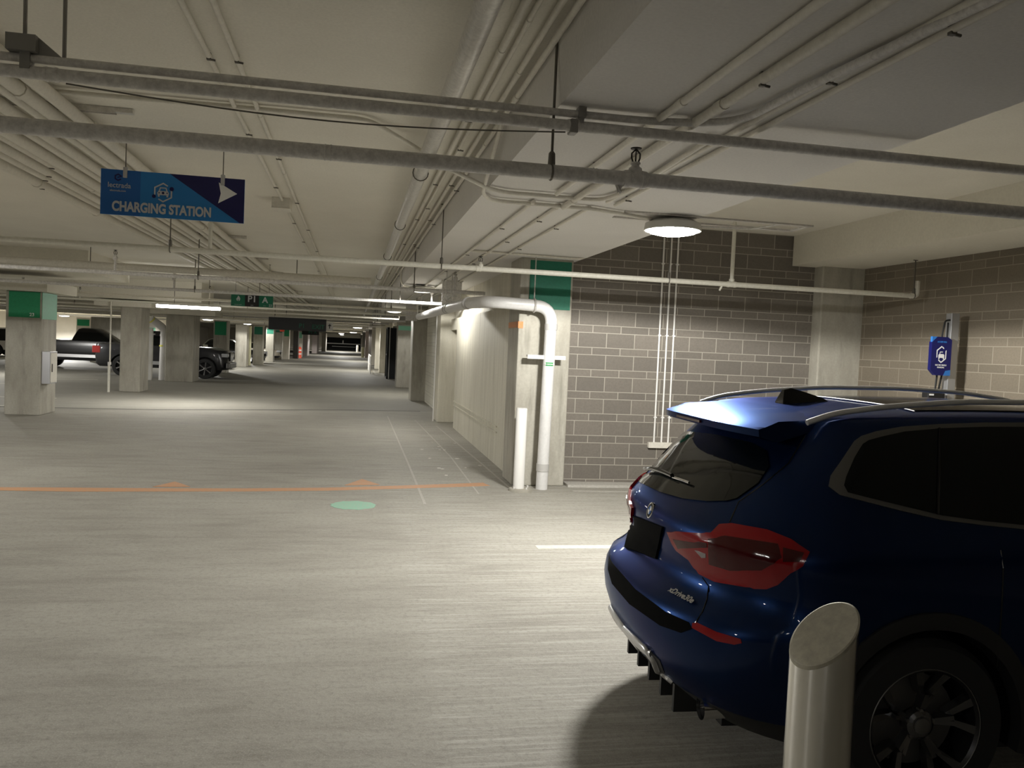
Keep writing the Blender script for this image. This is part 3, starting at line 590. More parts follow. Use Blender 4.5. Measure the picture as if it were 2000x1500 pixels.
# vertical pipes left
o = empty('drain_pipe', (-7.66, 33.5, 0), 'white square-looking downpipe left of the widest pier', 'pipe'); MB().bbox(-.10, .10, -.08, .08, 0, 2.0, .02).build('pipe', 'white', o); MB().box(-.16, .16, -.1, .1, 1.75, 1.79).build('bracket', 'white', o)
o = empty('drain_pipe', (-7.27, 33.9, 0), 'fat grey downpipe with bulky elbow left of the widest pier', 'pipe')
MB().tube(rnd([(0, 0, 0), (.03, 0, 2.0), (-.22, -.1, 2.2), (-.42, -.25, 2.36)], .2, 6), .14, 20).build('pipe', 'pvc', o, True)
m = MB(); m.tube([(0.02, 0, 1.7), (0.02, 0, 1.78)], .152, 20); m.build('joint_collar', 'pvc', o, True); m = MB(); m.tube([(0, 0, 1.30), (0, 0, 1.36)], .143, 20); m.tube([(-.37, -.21, 2.31), (-.40, -.235, 2.34)], .145, 20); m.build('tape_band', 'ylabel', o, True)
o = empty('standpipe', (-7.12, 26.2, 0), 'thin vertical pipe beside the plain second column', 'pipe'); MB().tube([(0, 0, .0), (0, 0, .85)], .035, 10).build('lower_pipe', 'lightpipe', o, True); MB().tube([(.02, 0, .85), (.02, 0, 2.7)], .022, 10).build('pipe', 'paintpipe', o, True); MB().tube([(0.01, 0, .82), (0.01, 0, .9)], .05, 10).build('joint_collar', 'steelpipe', o, True)
for (x, y, mt, lb) in ((-6.55, 54.6, 'yellow', 'pale yellow vertical pipe between two far left columns'), (-6.75, 61.5, 'white', 'white vertical pipe before the second green-topped column'), (-7.55, 49.5, 'white', 'stout white vertical pipe above the farther black car')):
    o = empty('standpipe', (x, y, 0), lb, 'pipe'); MB().tube([(0, 0, 0), (0, 0, 2.5)], .13, 12).build('pipe', mt, o, True); MB().tube([(0, 0, 2.1), (0, 0, 2.16)], .15, 12).build('joint_collar', mt, o, True)
o = empty('guard_post', (-6.9, 41.0, 0), 'beige guard board between the grey pickup and the farther black car', 'post'); MB().bbox(-.1, .1, -.05, .05, .45, 1.35, .01).build('board', 'beige', o); MB().tube([(0, .02, 0), (0, .02, .5)], .04, 10).build('stem', 'steelpipe', o)
# stainless box on column 23
o = empty('electrical_box', (-6.375, 18.85, .66), 'shiny steel electrical box on the right side of the column numbered 23', 'box')
MB().bbox(0, .16, -.2, .22, 0, .68, .006).build('cabinet', 'wallbox', o); MB().box(.16, .168, -.17, .19, .03, .65).build('door', 'conduit', o); MB().box(.168, .18, -.12, -.10, .25, .42).build('handle', 'darkmetal', o)

# ------------------------------------------------------------------ signs
def frame_rods(o, xs, z0, z1):
    for x in xs:
        m = MB(); m.tube([(x, 0, z0), (x, 0, z1)], .004, 6); m.tube([(x-.02, 0, z1-.01), (x+.02, 0, z1-.01)], .006, 6); m.build('hanger_rod', 'rod', o)
        m = MB(); m.bbox(x-.016, x+.016, -.016, .012, z0-.06, z0+.025, .004); m.build('hanger_clip', 'wallbox', o)
Ys = 7.0; SA = pl(1, Ys, 198, 330); SB = pl(1, Ys, 476, 436); W_ = SB.x-SA.x; HH = SA.z-SB.z
zc = (SA.z+SB.z)/2; xc = (SA.x+SB.x)/2; HH = .352
o = empty('hanging_sign', (xc, Ys, zc), 'blue hanging sign reading CHARGING STATION with a white arrow', 'sign')
w, h = W_/2, HH/2; t = .008
m = MB(); m.box(-w, w, -t, t, -h, h, 0)
dm = .0015
pr = lambda poly, mi, d=dm: m.prism(poly, lambda x, z: (x, -t-d, z), lambda x, z: (x, -t, z), mi)
pr([(-w+.47*2*w, h), (w, h), (w, -h), (w-.03, -h)], 1)
pr([(-w, h), (-w, -h), (-w+.27*2*w, -h), (-w+.27*2*w, h)], 2, .0008)
m.build('panel', ['sblue', 'snavy', 'sblue2'], o)
def poly_part(name, polys, mat, parent, d0=.0017, d1=.003, tt=.008):
    q = MB()
    for P_ in polys: q.prism(P_, lambda x, z: (x, -tt-d1, z), lambda x, z: (x, -tt-d0, z))
    return q.build(name, mat, parent)
sx = lambda a: -w+(a-118)/1740*2*w          # from the enlarged view of the sign
def sz(a, bb): top = 128+(a-118)/1740*122; bot = 690+(a-118)/1740*102; return h-(bb-top)/(bot-top)*2*h
S2 = lambda L: [(sx(a), sz(a, b_)) for a, b_ in L]
poly_part('arrow', [S2([(1537, 287), (1768, 428), (1565, 425)]), S2([(1565, 425), (1768, 428), (1535, 545)])], 'swhite', o)
text('lettering', 'CHARGING STATION', .104, 'sgrey', XF((sx(856), -t-.003, sz(856, 632)), roll=0), o, .0042, .74)
text('company_name', 'lectrada', .056, 'sgrey', XF((sx(338), -t-.003, sz(338, 338))), o, .0003, .95)
text('web_address', 'electrada.com', .022, 'sgrey', XF((sx(322), -t-.003, sz(322, 402))), o, .0001, .95)
def ngon(cx_, cz_, r, n, a0): return [(cx_+r*math.cos(a0+2*PI*k/n), cz_+r*math.sin(a0+2*PI*k/n)) for k in range(n)]
def ring(cx_, cz_, r0, r1, n, a0, skip=()):
    A = ngon(cx_, cz_, r0, n, a0); B = ngon(cx_, cz_, r1, n, a0); return [[A[k], A[(k+1) % n], B[(k+1) % n], B[k]] for k in range(n) if k not in skip]
ex, ez = sx(322), sz(322, 237)
poly_part('emblem', ring(ex, ez, .018, .030, 6, PI/6, (5,))+[[(ex-.005, ez-.006), (ex+.028, ez+.006), (ex+.028, ez+.014), (ex-.005, ez+.003)]], 'snavy', o)
cx_, cz_ = sx(862), sz(862, 420)
polys = []
A = ngon(cx_, cz_, .066, 6, PI/2); B = ngon(cx_, cz_, .078, 6, PI/2)
def seg(i, s, e):
    a0 = [A[i][k]+(A[(i+1) % 6][k]-A[i][k])*s for k in (0, 1)]; a1 = [A[i][k]+(A[(i+1) % 6][k]-A[i][k])*e for k in (0, 1)]
    b0 = [B[i][k]+(B[(i+1) % 6][k]-B[i][k])*s for k in (0, 1)]; b1 = [B[i][k]+(B[(i+1) % 6][k]-B[i][k])*e for k in (0, 1)]
    return [a0, a1, b1, b0]
polys = [seg(0, 0, 1), seg(1, 0, .8), seg(2, .45, 1), seg(3, 0, 1), seg(4, 0, .85), seg(5, .45, 1)]
k_ = .80; C_ = lambda L: [(cx_+x*k_, cz_+z*k_) for x, z in L]
poly_part('station_symbol', polys+[C_([(-.052, -.026), (.052, -.026), (.055, -.004), (.044, .014), (-.044, .014), (-.055, -.004)]), C_([(-.042, .014), (-.030, .014), (-.022, .042), (-.030, .050)]), C_([(.042, .014), (.030, .014), (.022, .042), (.030, .050)]), C_([(-.026, .040), (.026, .040), (.030, .050), (-.030, .050)]),
  C_([(-.048, -.044), (-.032, -.044), (-.032, -.026), (-.048, -.026)]), C_([(.048, -.044), (.032, -.044), (.032, -.026), (.048, -.026)])], 'sgrey', o)
poly_part('symbol_dots', [ngon(cx_, cz_-.004, .010, 12, 0), ngon(cx_-.030, cz_-.004, .005, 10, 0), ngon(cx_+.030, cz_-.004, .005, 10, 0), ngon(cx_+.064, cz_+.032, .017, 8, 0), ngon(cx_-.068, cz_-.034, .015, 8, 0)], 'snavy', o, .003, .004)
frame_rods(o, (sx(405), sx(1585)), h, 3.42-zc)

A = pl(1, 18.6, 452, 571); B = pl(1, 18.6, 533, 600)
o = empty('hanging_sign', ((A.x+B.x)/2, 18.6, (A.z+B.z)/2), 'green and black hanging level sign reading P1 A', 'sign'); w = (B.x-A.x)/2; h = .15
m = MB(); m.box(-w, w, -.02, .02, -h, h, 0); pr = lambda poly, mi: m.prism(poly, lambda x, z: (x, -.022, z), lambda x, z: (x, -.02, z), mi)
pr([(-w+.66*w, -h), (-w+1.33*w, -h), (-w+1.33*w, h), (-w+.66*w, h)], 1); pr([(-w, h*.72), (w, h*.72), (w, h), (-w, h)], 1); m.build('panel', ['sgreen', 'sblack'], o)
text('level_lettering', 'P1', .19, 'sgrey', XF((0, -.023, .01)), o, .004); text('zone_lettering', 'A', .17, 'sgrey', XF((w*.62, -.023, .0)), o, .005); text('number', '23', .07, 'sgrey', XF((w*.88, -.023, -.11)), o, .001)
for (a, s_) in ((-w*.66, 12), (0, 5), (w*.6, 6)): text('small_lettering', ('LEVEL', 'LEVEL', 'ZONE')[(12, 5, 6).index(s_)] if s_ != 12 else 'PARKING LEVEL', .022, 'sgrey', XF((a, -.023, -h*.8)), o, 0)
F1 = [(0, .07), (.03, .035), (.042, 0), (.03, -.035), (.008, -.052), (.012, -.03), (.006, -.005), (-.012, -.03), (-.006, -.052), (-.03, -.035), (-.042, 0), (-.02, .03)]
poly_part('flame_symbol', [[(x-w*.66, z+.005) for x, z in F1[:6]+[(0, .0)]], [(x-w*.66, z+.005) for x, z in [F1[0], (0, 0)]+F1[7:]]], 'sgrey', o, .0, .003, .02)
frame_rods(o, (-w*.8, w*.8), h, 3.42-o.location.z)
A = pl(1, 36, 525, 620); B = pl(1, 36, 637, 647)
o = empty('hanging_sign', ((A.x+B.x)/2, 36, (A.z+B.z)/2), 'long dark hanging sign reading P1 EXIT far down the aisle', 'sign'); w = (B.x-A.x)/2; h = .26
MB().box(-w, w, -.03, .03, -h, h).build('panel', 'sblack', o); m = MB(); m.box(w, w+.28, -.03, .03, -h*.75, h*.6); m.build('arrow_panel', 'steelpipe', o)
text('level_lettering', 'P1', .26, 'sgreen', XF((w*.15, -.034, -.06)), o, .004); text('exit_lettering', 'EXIT', .26, 'sgreen', XF((w*.72, -.034, -.08)), o, .004)
m = MB(); m.prism([(w+.14, .08), (w+.22, -.01), (w+.16, -.01), (w+.16, -.12), (w+.12, -.12), (w+.12, -.01), (w+.06, -.01)], lambda x, z: (x, -.036, z), lambda x, z: (x, -.03, z)); m.build('arrow', 'sblack', o)
frame_rods(o, (-w*.8, w*.8), h, 3.42-o.location.z)
A = pl(1, 41, 590, 636); B = pl(1, 41, 623, 656)
o = empty('hanging_sign', ((A.x+B.x)/2, 41, (A.z+B.z)/2), 'small dark level sign under the long exit sign', 'sign'); w = (B.x-A.x)/2; h = .2
MB().box(-w, w, -.03, .03, -h, h).build('panel', 'sblack', o); text('level_lettering', 'P1 A', .2, 'dgreen', XF((.1, -.034, -.08)), o, .003); frame_rods(o, (-w*.8, w*.8), h, 3.42-o.location.z)
A = pl(1, 60, 551, 645)
o = empty('exit_sign', (A.x, 60, A.z), 'small glowing red sign over the far left columns', 'sign'); MB().bbox(-.16, .16, -.03, .03, -.1, .1, .01).build('panel', 'conered', o); MB().tube([(0, 0, .1), (0, 0, 3.4-A.z)], .01, 6).build('hanger_rod', 'rod', o)

# ------------------------------------------------------------------ EV charger
Ye = 8.55
o = empty('charging_post', (6.93, Ye, 0), 'silver charging post with looped black cable against the right wall', 'post')
m = MB(); m.bbox(-.045, .06, -.05, .05, 0, 2.48, .006); m.build('post', 'post', o); m = MB(); m.bbox(-.09, .10, -.09, .09, 0, .02, .004); m.build('base_plate', 'postd', o)
m = MB(); m.box(.06, .10, -.02, .02, 2.13, 2.18); m.build('bracket', 'white', o)
m = MB(); m.tube(rnd([(-.045, -.02, 2.40), (-.11, -.02, 2.39), (-.14, -.02, 2.2), (-.16, -.02, 1.9), (-.19, -.02, 1.5), (-.2, -.02, 1.1)], .08), .011, 8); m.tube(rnd([(-.05, 0, 2.37), (-.055, 0, 2.1), (-.07, -.0, 1.9), (-.13, 0, 1.5), (-.16, 0, 1.1), (-.10, 0, .9), (-.04, 0, 1.2)], .08), .011, 8); m.build('charging_cable', 'cable', o, True)
A = pl(1, Ye-.08, 1820, 657); B = pl(1, Ye-.08, 1852, 734)
o = empty('charging_sign', ((A.x+B.x)/2, Ye-.08, (A.z+B.z)/2), 'dark blue charger panel with white hexagon car symbol beside the silver post', 'sign'); w = (B.x-A.x)/2+.005; h = .225
oc = [(-w, -h*.72), (-w*.5, -h), (w, -h), (w, h*.85), (w*.6, h), (-w*.5, h), (-w, h*.72)]
m = MB(); m.prism(oc, lambda x, z: (x, -.02, z), lambda x, z: (x, .03, z)); m.build('panel', 'evblue', o)
poly_part('corner_marks', [[(-w, h*.72), (-w*.5, h), (-w, h)], [(w*.3, -h), (w, -h), (w, -h*.7), (w*.5, -h*.75)]], 'evlight', o, -.03, .001, .02)
hx = lambda k, s=1: (.062*s*math.cos(PI/2+k*PI/3)*1.0, .02+.085*s*math.sin(PI/2+k*PI/3))
def hseg(i, s, e):
    a, b_ = hx(i), hx(i+1); c_, d_ = hx(i, 1.18), hx(i+1, 1.18); L = lambda p_, q_, t_: (p_[0]+(q_[0]-p_[0])*t_, p_[1]+(q_[1]-p_[1])*t_)
    return [L(a, b_, s), L(a, b_, e), L(c_, d_, e), L(c_, d_, s)]
poly_part('station_symbol', [hseg(0, 0, 1), hseg(1, 0, .9), hseg(2, .4, 1), hseg(3, 0, 1), hseg(4, 0, 1), hseg(5, .5, .9), [(-.038, -.02), (.038, -.02), (.038, .015), (.026, .025), (-.026, .025), (-.038, .015)], [(-.026, .025), (-.02, .025), (-.015, .045), (.015, .045), (.018, .053), (-.018, .053)], [(-.036, -.035), (-.024, -.035), (-.024, -.02), (-.036, -.02)], [(.036, -.035), (.024, -.035), (.024, -.02), (.036, -.02)]], 'swhite', o, 0, .002, .02)
text('lettering', 'ELECTRIC VEHICLE', .022, 'swhite', XF((0, -.0225, -.105)), o, .0004, .8); text('second_line', 'CHARGING', .022, 'swhite', XF((0, -.0225, -.132)), o, .0004, .8); text('top_line', 'ACCESS HERE', .025, 'evlight', XF((0, -.0225, .165)), o, .0008, .8)
A = pl(1, Ye-.05, 1823, 768)
o = empty('charger_unit', (A.x, Ye-.05, A.z-.05), 'small black charger unit just above the car roof line', 'charger'); MB().bbox(-.11, .11, -.06, .06, -.08, .06, .012).build('housing', 'cladding', o); MB().box(-.10, -.04, -.062, -.058, .025, .045).build('label_plate', 'swhite', o); MB().tube([(.02, .0, -.08), (.02, 0, -A.z+.05)], .03, 10).build('stand', 'postd', o)

# ------------------------------------------------------------------ floor marks
def flat(name, polys, mat, label, cat, z=.003):
    m = MB()
    for P_ in polys: m.prism(P_, lambda x, y: (x, y, z), lambda x, y: (x, y, .0))
    return tag(m.build(name, mat), label, cat)
def ribbon(pts, w, jit=.0):
    L = []; R = []
    for i, (x, y) in enumerate(pts):
        a = pts[max(0, i-1)]; b_ = pts[min(len(pts)-1, i+1)]; dx, dy = b_[0]-a[0], b_[1]-a[1]; l = math.hypot(dx, dy); nx, ny = -dy/l, dx/l
        q = w*(1+random.uniform(-jit, jit)); L.append((x+nx*q/2, y+ny*q/2)); R.append((x-nx*q/2, y-ny*q/2))
    return L+R[::-1]
op = [fl(u, v) for u, v in ((-300, 950), (0, 955), (150, 956.5), (300, 957), (475, 957), (640, 955.5), (800, 951), (950, 946))]
flat('floor_line', [ribbon([(q.x, q.y) for q in op], .22, .15)], 'orange', 'faded orange line painted across the aisle', 'floor line')
for i, (a, b_, c_) in enumerate((((298, 951), (342, 941), (372, 951)), ((673, 948), (707, 936), (742, 947)))):
    flat('floor_arrowhead', [[(q.x, q.y) for q in (fl(*a), fl(*c_), fl(*b_))]], 'orange', ('left', 'right')[i]+' orange triangle painted on the orange line', 'floor marking', .004)
g = fl(690, 987); flat('floor_spot', [[(g.x+(.25+.015*math.sin(3*k))*math.cos(k*2*PI/28), g.y+(.24+.015*math.cos(2*k))*math.sin(k*2*PI/28)) for k in range(28)]], 'mint', 'mint green mottled dot on the aisle floor', 'floor marking')  # round dot in mottled mint green
a, b_ = fl(1048, 1069), fl(1192, 1067); flat('parking_line', [ribbon([(a.x, a.y), (b_.x+3.4, b_.y)], .14, .1)], 'line', 'short worn white bay line beside the blue car', 'parking line')
flat('parking_line', [ribbon([(2.9, 10.35), (4.5, 10.32), (6.4, 10.3)], .05, .1)], 'seal', 'thin pale line in front of the block wall', 'parking line')
for i, L in enumerate((((935, 965), (880, 892), (810, 820)), ((830, 985), (797, 905), (757, 813)), ((1000, 957), (940, 905), (852, 832)))):
    q = [fl(*t_) for t_ in L]; flat('floor_seam', [ribbon([(t_.x, t_.y) for t_ in q], .03, .3)], 'seal', ('middle one of the faint pale seams running along the aisle', 'leftmost faint pale seam running along the aisle', 'faint pale seam nearest the concrete wall')[i], 'floor seam', .002)
for i, (x0, y0, x1, y1) in enumerate(((-11.8, 28.5, -9.4, 28.6), (-12, 23.2, -7.6, 23.3), (-12, 20.6, -7.4, 20.7), (-11.5, 31.4, -9.2, 32.5), (-12, 15.9, -7.0, 16.0))):
    flat('parking_line', [ribbon([(x0, y0), (x1, y1)], .10, .1)], 'line', ('white bay line seen under the pickups', 'white bay line behind the column numbered 23', 'white bay line nearest the column numbered 23 at its back', 'slanted white bay line by the grey pickup', 'white bay line at the left edge of the picture')[i], 'parking line')
for i in range(14):
    x = random.uniform(1.2, 2.1); y = random.uniform(10.9, 16); a0 = random.random()*6; s = random.uniform(.012, .03)
    o = tag(MB().prism([(x+s*math.cos(a0+k*1.6)*(1+.5*(k % 2)), y+s*math.sin(a0+k*1.6)) for k in range(4)], lambda x, y: (x, y, .004), lambda x, y: (x, y, .0)).build('paper_scrap', 'chip'), 'tiny white scrap lying on the floor along the concrete wall', 'litter', 'white scraps by the wall')

flat('floor_joint', [ribbon([(-9, 20.3), (-4.6, 20.7), (.2, 22.3), (1.85, 22.5)], .09, .2)], 'jointdark', 'dark joint line crossing the aisle floor before the bare column', 'floor joint')
# ------------------------------------------------------------------ stainless bollard in front
bx, by = 1.31, 2.05; br = .089
o = empty('steel_bollard', (bx, by, 0), 'brushed stainless bollard with slanted top in front of the blue car', 'bollard')
A = pl(1, by, 1610, 1236); zt = A.z; o.location.x = A.x
n = 64; vs = []; fs = []
def topz(a, r=br): return zt+r/br*(.072*math.cos(a)+.020*math.sin(a))
for k in range(n): a = 2*PI*k/n; vs.append((br*math.cos(a), br*math.sin(a), 0))
for k in range(n): a = 2*PI*k/n; vs.append((br*math.cos(a), br*math.sin(a), topz(a)))
for k in range(n): k2 = (k+1) % n; fs.append((k, k2, n+k2, n+k))
fs.append(tuple(range(n-1, -1, -1))); m = MB(); m.add(vs, fs); m.build('tube', 'stainless', o, True, 30)
m = MB(); vs = []; fs = []
for rr, dz in ((br+.001, -.012), (br+.001, -.001), (br-.004, .002), (br*.5, .002)):
    for k in range(n): a = 2*PI*k/n; vs.append((rr*math.cos(a), rr*math.sin(a), topz(a, rr)+dz))
for i in range(3):
    for k in range(n): k2 = (k+1) % n; fs.append((i*n+k, i*n+k2, (i+1)*n+k2, (i+1)*n+k))
fs.append(tuple(3*n+k for k in range(n))); fs.append(tuple(range(n-1, -1, -1))); m.add(vs, fs); m.build('cap', 'stainless_top', o, True, 20)

# ------------------------------------------------------------------ vehicles
def body_mesh(levels, crown=None, pe=2.5, nq=12, ns=26):
    rows = []
    for L in levels:
        z, xr, xf, W, Rr, Rf = L; half = []
        for k in range(nq+1):
            th = k/nq*PI/2; half.append((xr+Rr*(1-max(0, math.cos(th))**(2/pe)), W*math.sin(th)**(2/pe)))
        for k in range(1, ns): half.append((xr+Rr+(xf-Rf-xr-Rr)*k/ns, W))
        for k in range(nq, -1, -1):
            th = k/nq*PI/2; half.append((xf-Rf*(1-max(0, math.cos(th))**(2/pe)), W*math.sin(th)**(2/pe)))
        full = half+[(x, -y) for x, y in half[-2:0:-1]]
        rows.append([Vector((x, y, z+(crown(x, y, z) if crown else 0))) for x, y in full])
    n = len(rows[0]); vs = [v for r_ in rows for v in r_]; fs = []
    for i in range(len(rows)-1):
        for k in range(n): k2 = (k+1) % n; fs.append((i*n+k, i*n+k2, (i+1)*n+k2, (i+1)*n+k))
    # caps as strips between the two halves
    hn = n//2
    for base_, flip in ((0, 1), ((len(rows)-1)*n, 0)):
        for k in range(hn):
            a, b_, c_, d_ = base_+k, base_+k+1, base_+(n-k-1) % n, base_+(n-k) % n
            q = [a, b_, c_, d_]; q2 = []
            for t_ in q:
                if t_ not in q2: q2.append(t_)
            if len(q2) > 2: fs.append(tuple(q2[::-1] if flip else q2))
    return vs, fs
def wheel(parent, x, y, z, R, side, rimr, w=.24, kind='y', detail=True):
    o = bpy.data.objects.new('wheel', None); COL.objects.link(o); o.parent = parent; o.location = (x, y, z)
    s = side
    t_ = MB(); hw = w/2; t_.lathe([(rimr, -hw), (R*.93, -hw), (R, -hw*.7), (R, hw*.7), (R*.93, hw), (rimr+.01, hw), (rimr, hw*.9)], (0, 0, 0), 1, 48, cap=False); t_.build('tyre', 'tyre', o, True, 35)
    e = s*hw
    r_ = MB(); r_.lathe([(rimr, e*.95), (rimr*.97, e), (rimr*.93, e*.9), (rimr*.90, -e*.6), (.03, -e*.65)], (0, 0, 0), 1, 48, cap=False); r_.build('rim', 'rimdark' if detail else 'cladding', o, True, 35)
    sp_ = MB(); q = 5 if kind == 'y' else 6
    for k in range(q):
        a = 2*PI*k/q+PI/2-.12
        def P_(rr, da, d): return (rr*math.cos(a+da), e*d, rr*math.sin(a+da))
        if kind == 'y':
            for sg in (-1, 1):
                for (r0, r1, w0, w1, o0, o1) in ((.05, rimr*.55, .20, .07, 0, .09*sg), (rimr*.50, rimr*.95, .09, .075, .09*sg, .27*sg)):
                    vs = [P_(r0, o0-w0, .62), P_(r0, o0+w0, .62), P_(r1, o1+w1, .92), P_(r1, o1-w1, .92), P_(r0, o0-w0, .3), P_(r0, o0+w0, .3), P_(r1, o1+w1, .5), P_(r1, o1-w1, .5)]
                    sp_.add(vs, [(0, 1, 2, 3), (7, 6, 5, 4), (0, 4, 5, 1), (1, 5, 6, 2), (2, 6, 7, 3), (3, 7, 4, 0)])
        else:
            vs = [P_(.04, -.3, .75), P_(.04, .3, .75), P_(rimr*.95, .11, .95), P_(rimr*.95, -.11, .95), P_(.04, -.3, .3), P_(.04, .3, .3), P_(rimr*.95, .11, .5), P_(rimr*.95, -.11, .5)]
            sp_.add(vs, [(0, 1, 2, 3), (7, 6, 5, 4), (0, 4, 5, 1), (1, 5, 6, 2), (2, 6, 7, 3), (3, 7, 4, 0)])
    sp_.lathe([(.06, e*.4), (.06, e*.7), (.045, e*.78)], (0, 0, 0), 1, 20); sp_.build('spokes', 'rimmid' if kind == 'y' else 'rimsilver', o)
    if detail:
        for k in range(5): a = 2*PI*k/5+.3; b_ = MB(); b_.lathe([(.009, e*.5), (.009, e*.72)], (.045*1.6*math.cos(a)*.8, 0, .045*1.6*math.sin(a)*.8), 1, 8); b_.build('wheel_bolt', 'satin', o)
        m_ = MB(); m_.lathe([(rimr*1.0, e*.97), (rimr*.985, e*1.01), (rimr*.96, e*.97)], (0, 0, 0), 1, 48, cap=False); m_.build('rim_edge', 'satin', o, True)
        c_ = MB(); c_.lathe([(.034, e*.76), (.034, e*.82), (.028, e*.84)], (0, 0, 0), 1, 20); c_.build('hub_cap', 'satin', o, True)
        d_ = MB(); d_.lathe([(rimr*.78, e*.05), (rimr*.78, e*.13), (.05, e*.14)], (0, 0, 0), 1, 32); d_.build('brake_disc', 'satin', o, True)
    return o
def cut_wheels(ob, cuts):
    m_ = MB()
    for (x, z, r, y0, y1) in cuts: m_.lathe([(r, 0), (r, y1-y0)], (x, y0, z), 1, 40)
    c_ = m_.build('cutter', 'cladding', None)
    c_.matrix_world = ob.matrix_world.copy()
    md = ob.modifiers.new('w', 'BOOLEAN'); md.operation = 'DIFFERENCE'; md.object = c_; md.solver = 'EXACT'; md.material_mode = 'TRANSFER'
    dg = bpy.context.evaluated_depsgraph_get(); dg.update(); me = bpy.data.meshes.new_from_object(ob.evaluated_get(dg)); ob.modifiers.clear(); ob.data = me
    bpy.data.objects.remove(c_)
    me.polygons.foreach_set('use_smooth', [True]*len(me.polygons)); me.set_sharp_from_angle(angle=math.radians(35))
class Patcher:
    """lays panels on a body surface: outline given as seen, hit points found on the real surface"""
    def __init__(s, root, ob):
        bpy.context.view_layer.update()
        s.root = root; s.inv = root.matrix_world.inverted(); s.mw = root.matrix_world.copy()
        me = ob.data; s.bvh = BVHTree.FromPolygons([v.co.copy() for v in me.vertices], [tuple(p_.vertices) for p_ in me.polygons])
        s.co = s.inv @ CAM
    def hit(s, u, v, dist=None):
        d = (s.inv.to_3x3() @ ray(u, v)).normalized(); r_ = s.bvh.ray_cast(s.co, d)
        if r_[0] is not None: return r_[0], r_[1]
        # near the silhouette: nearest surface point to the line of sight
        best = None
        for t_ in np.linspace(2.3, 7, 95):
            q = s.bvh.find_nearest(s.co+d*float(t_))
            if q[0] is not None and (best is None or q[3] < best[3]): best = q
        return best[0], best[1]
    def patch(s, name, poly, mat, off=.006, grid=9, parent=None, mirror=False, skirt=True, smooth=True, center=False):
        P_ = []
        n = len(poly)
        for i in range(n):
            a, b_ = poly[i], poly[(i+1) % n]; L = math.hypot(b_[0]-a[0], b_[1]-a[1]); k = max(1, int(L/grid))
            for j in range(k): P_.append((a[0]+(b_[0]-a[0])*j/k, a[1]+(b_[1]-a[1])*j/k))
        nb = len(P_); cen = None
        xs = [q[0] for q in P_]; ys = [q[1] for q in P_]
        def inside(x, y):
            c_ = False; j = nb-1
            for i in range(nb):
                if (ys[i] > y) != (ys[j] > y) and x < (xs[j]-xs[i])*(y-ys[i])/(ys[j]-ys[i])+xs[i]: c_ = not c_
                j = i
            return c_
        pts = [Vector(q) for q in P_]
        x = min(xs)+grid*.5
        while x < max(xs):
            y = min(ys)+grid*.5
            while y < max(ys):
                if inside(x, y) and min((q[0]-x)**2+(q[1]-y)**2 for q in P_) > (grid*.45)**2: pts.append(Vector((x, y)))
                y += grid
            x += grid
        r_ = delaunay_2d_cdt(pts, [(i, (i+1) % nb) for i in range(nb)], [], 1, 1e-4)
        V = []; N = []
        for q in r_[0]: h_, n_ = s.hit(q.x, q.y); V.append(h_); N.append(n_ if n_.dot(s.co-h_) > 0 else -n_)
        m_ = MB(); k = len(V); tris = [tuple(f) for f in r_[2]]
        top = [v+n_*off for v, n_ in zip(V, N)]; m_.add(top, tris)
        if skirt:
            ec = {}
            for f in tris:
                for i in range(len(f)): e = tuple(sorted((f[i], f[(i+1) % len(f)]))); ec[e] = ec.get(e, 0)+1
            bs = [e for e, c_ in ec.items() if c_ == 1]
            low = [v-n_*.004 for v, n_ in zip(V, N)]
            for a, b_ in bs: m_.add([top[a], top[b_], low[b_], low[a]], [(0, 1, 2, 3)])
        o = m_.build(name, mat, parent or s.root, smooth, 50)
        out = [o]
        if mirror:
            me2 = o.data.copy(); me2.transform(Matrix.Diagonal((1, -1, 1, 1))); me2.flip_normals(); o2 = bpy.data.objects.new(name, me2); COL.objects.link(o2); o2.parent = parent or s.root; out.append(o2)
        return out
    def line(s, name, pts, r, mat, mirror=False, off=0, step=10, parent=None, n=6):
        P_ = []
        for a, b_ in zip(pts[:-1], pts[1:]):
            k = max(1, int(math.hypot(b_[0]-a[0], b_[1]-a[1])/step))
            for j in range(k): P_.append((a[0]+(b_[0]-a[0])*j/k, a[1]+(b_[1]-a[1])*j/k))
        P_.append(pts[-1]); V = []
        for q in P_:
            h_, n_ = s.hit(*q); n_ = n_ if n_.dot(s.co-h_) > 0 else -n_; V.append(h_+n_*off)
        m_ = MB(); m_.tube(V, r, n); o = m_.build(name, mat, parent or s.root, True)
        if mirror:
            me2 = o.data.copy(); me2.transform(Matrix.Diagonal((1, -1, 1, 1))); me2.flip_normals(); o2 = bpy.data.objects.new(name, me2); COL.objects.link(o2); o2.parent = parent or s.root
        return o
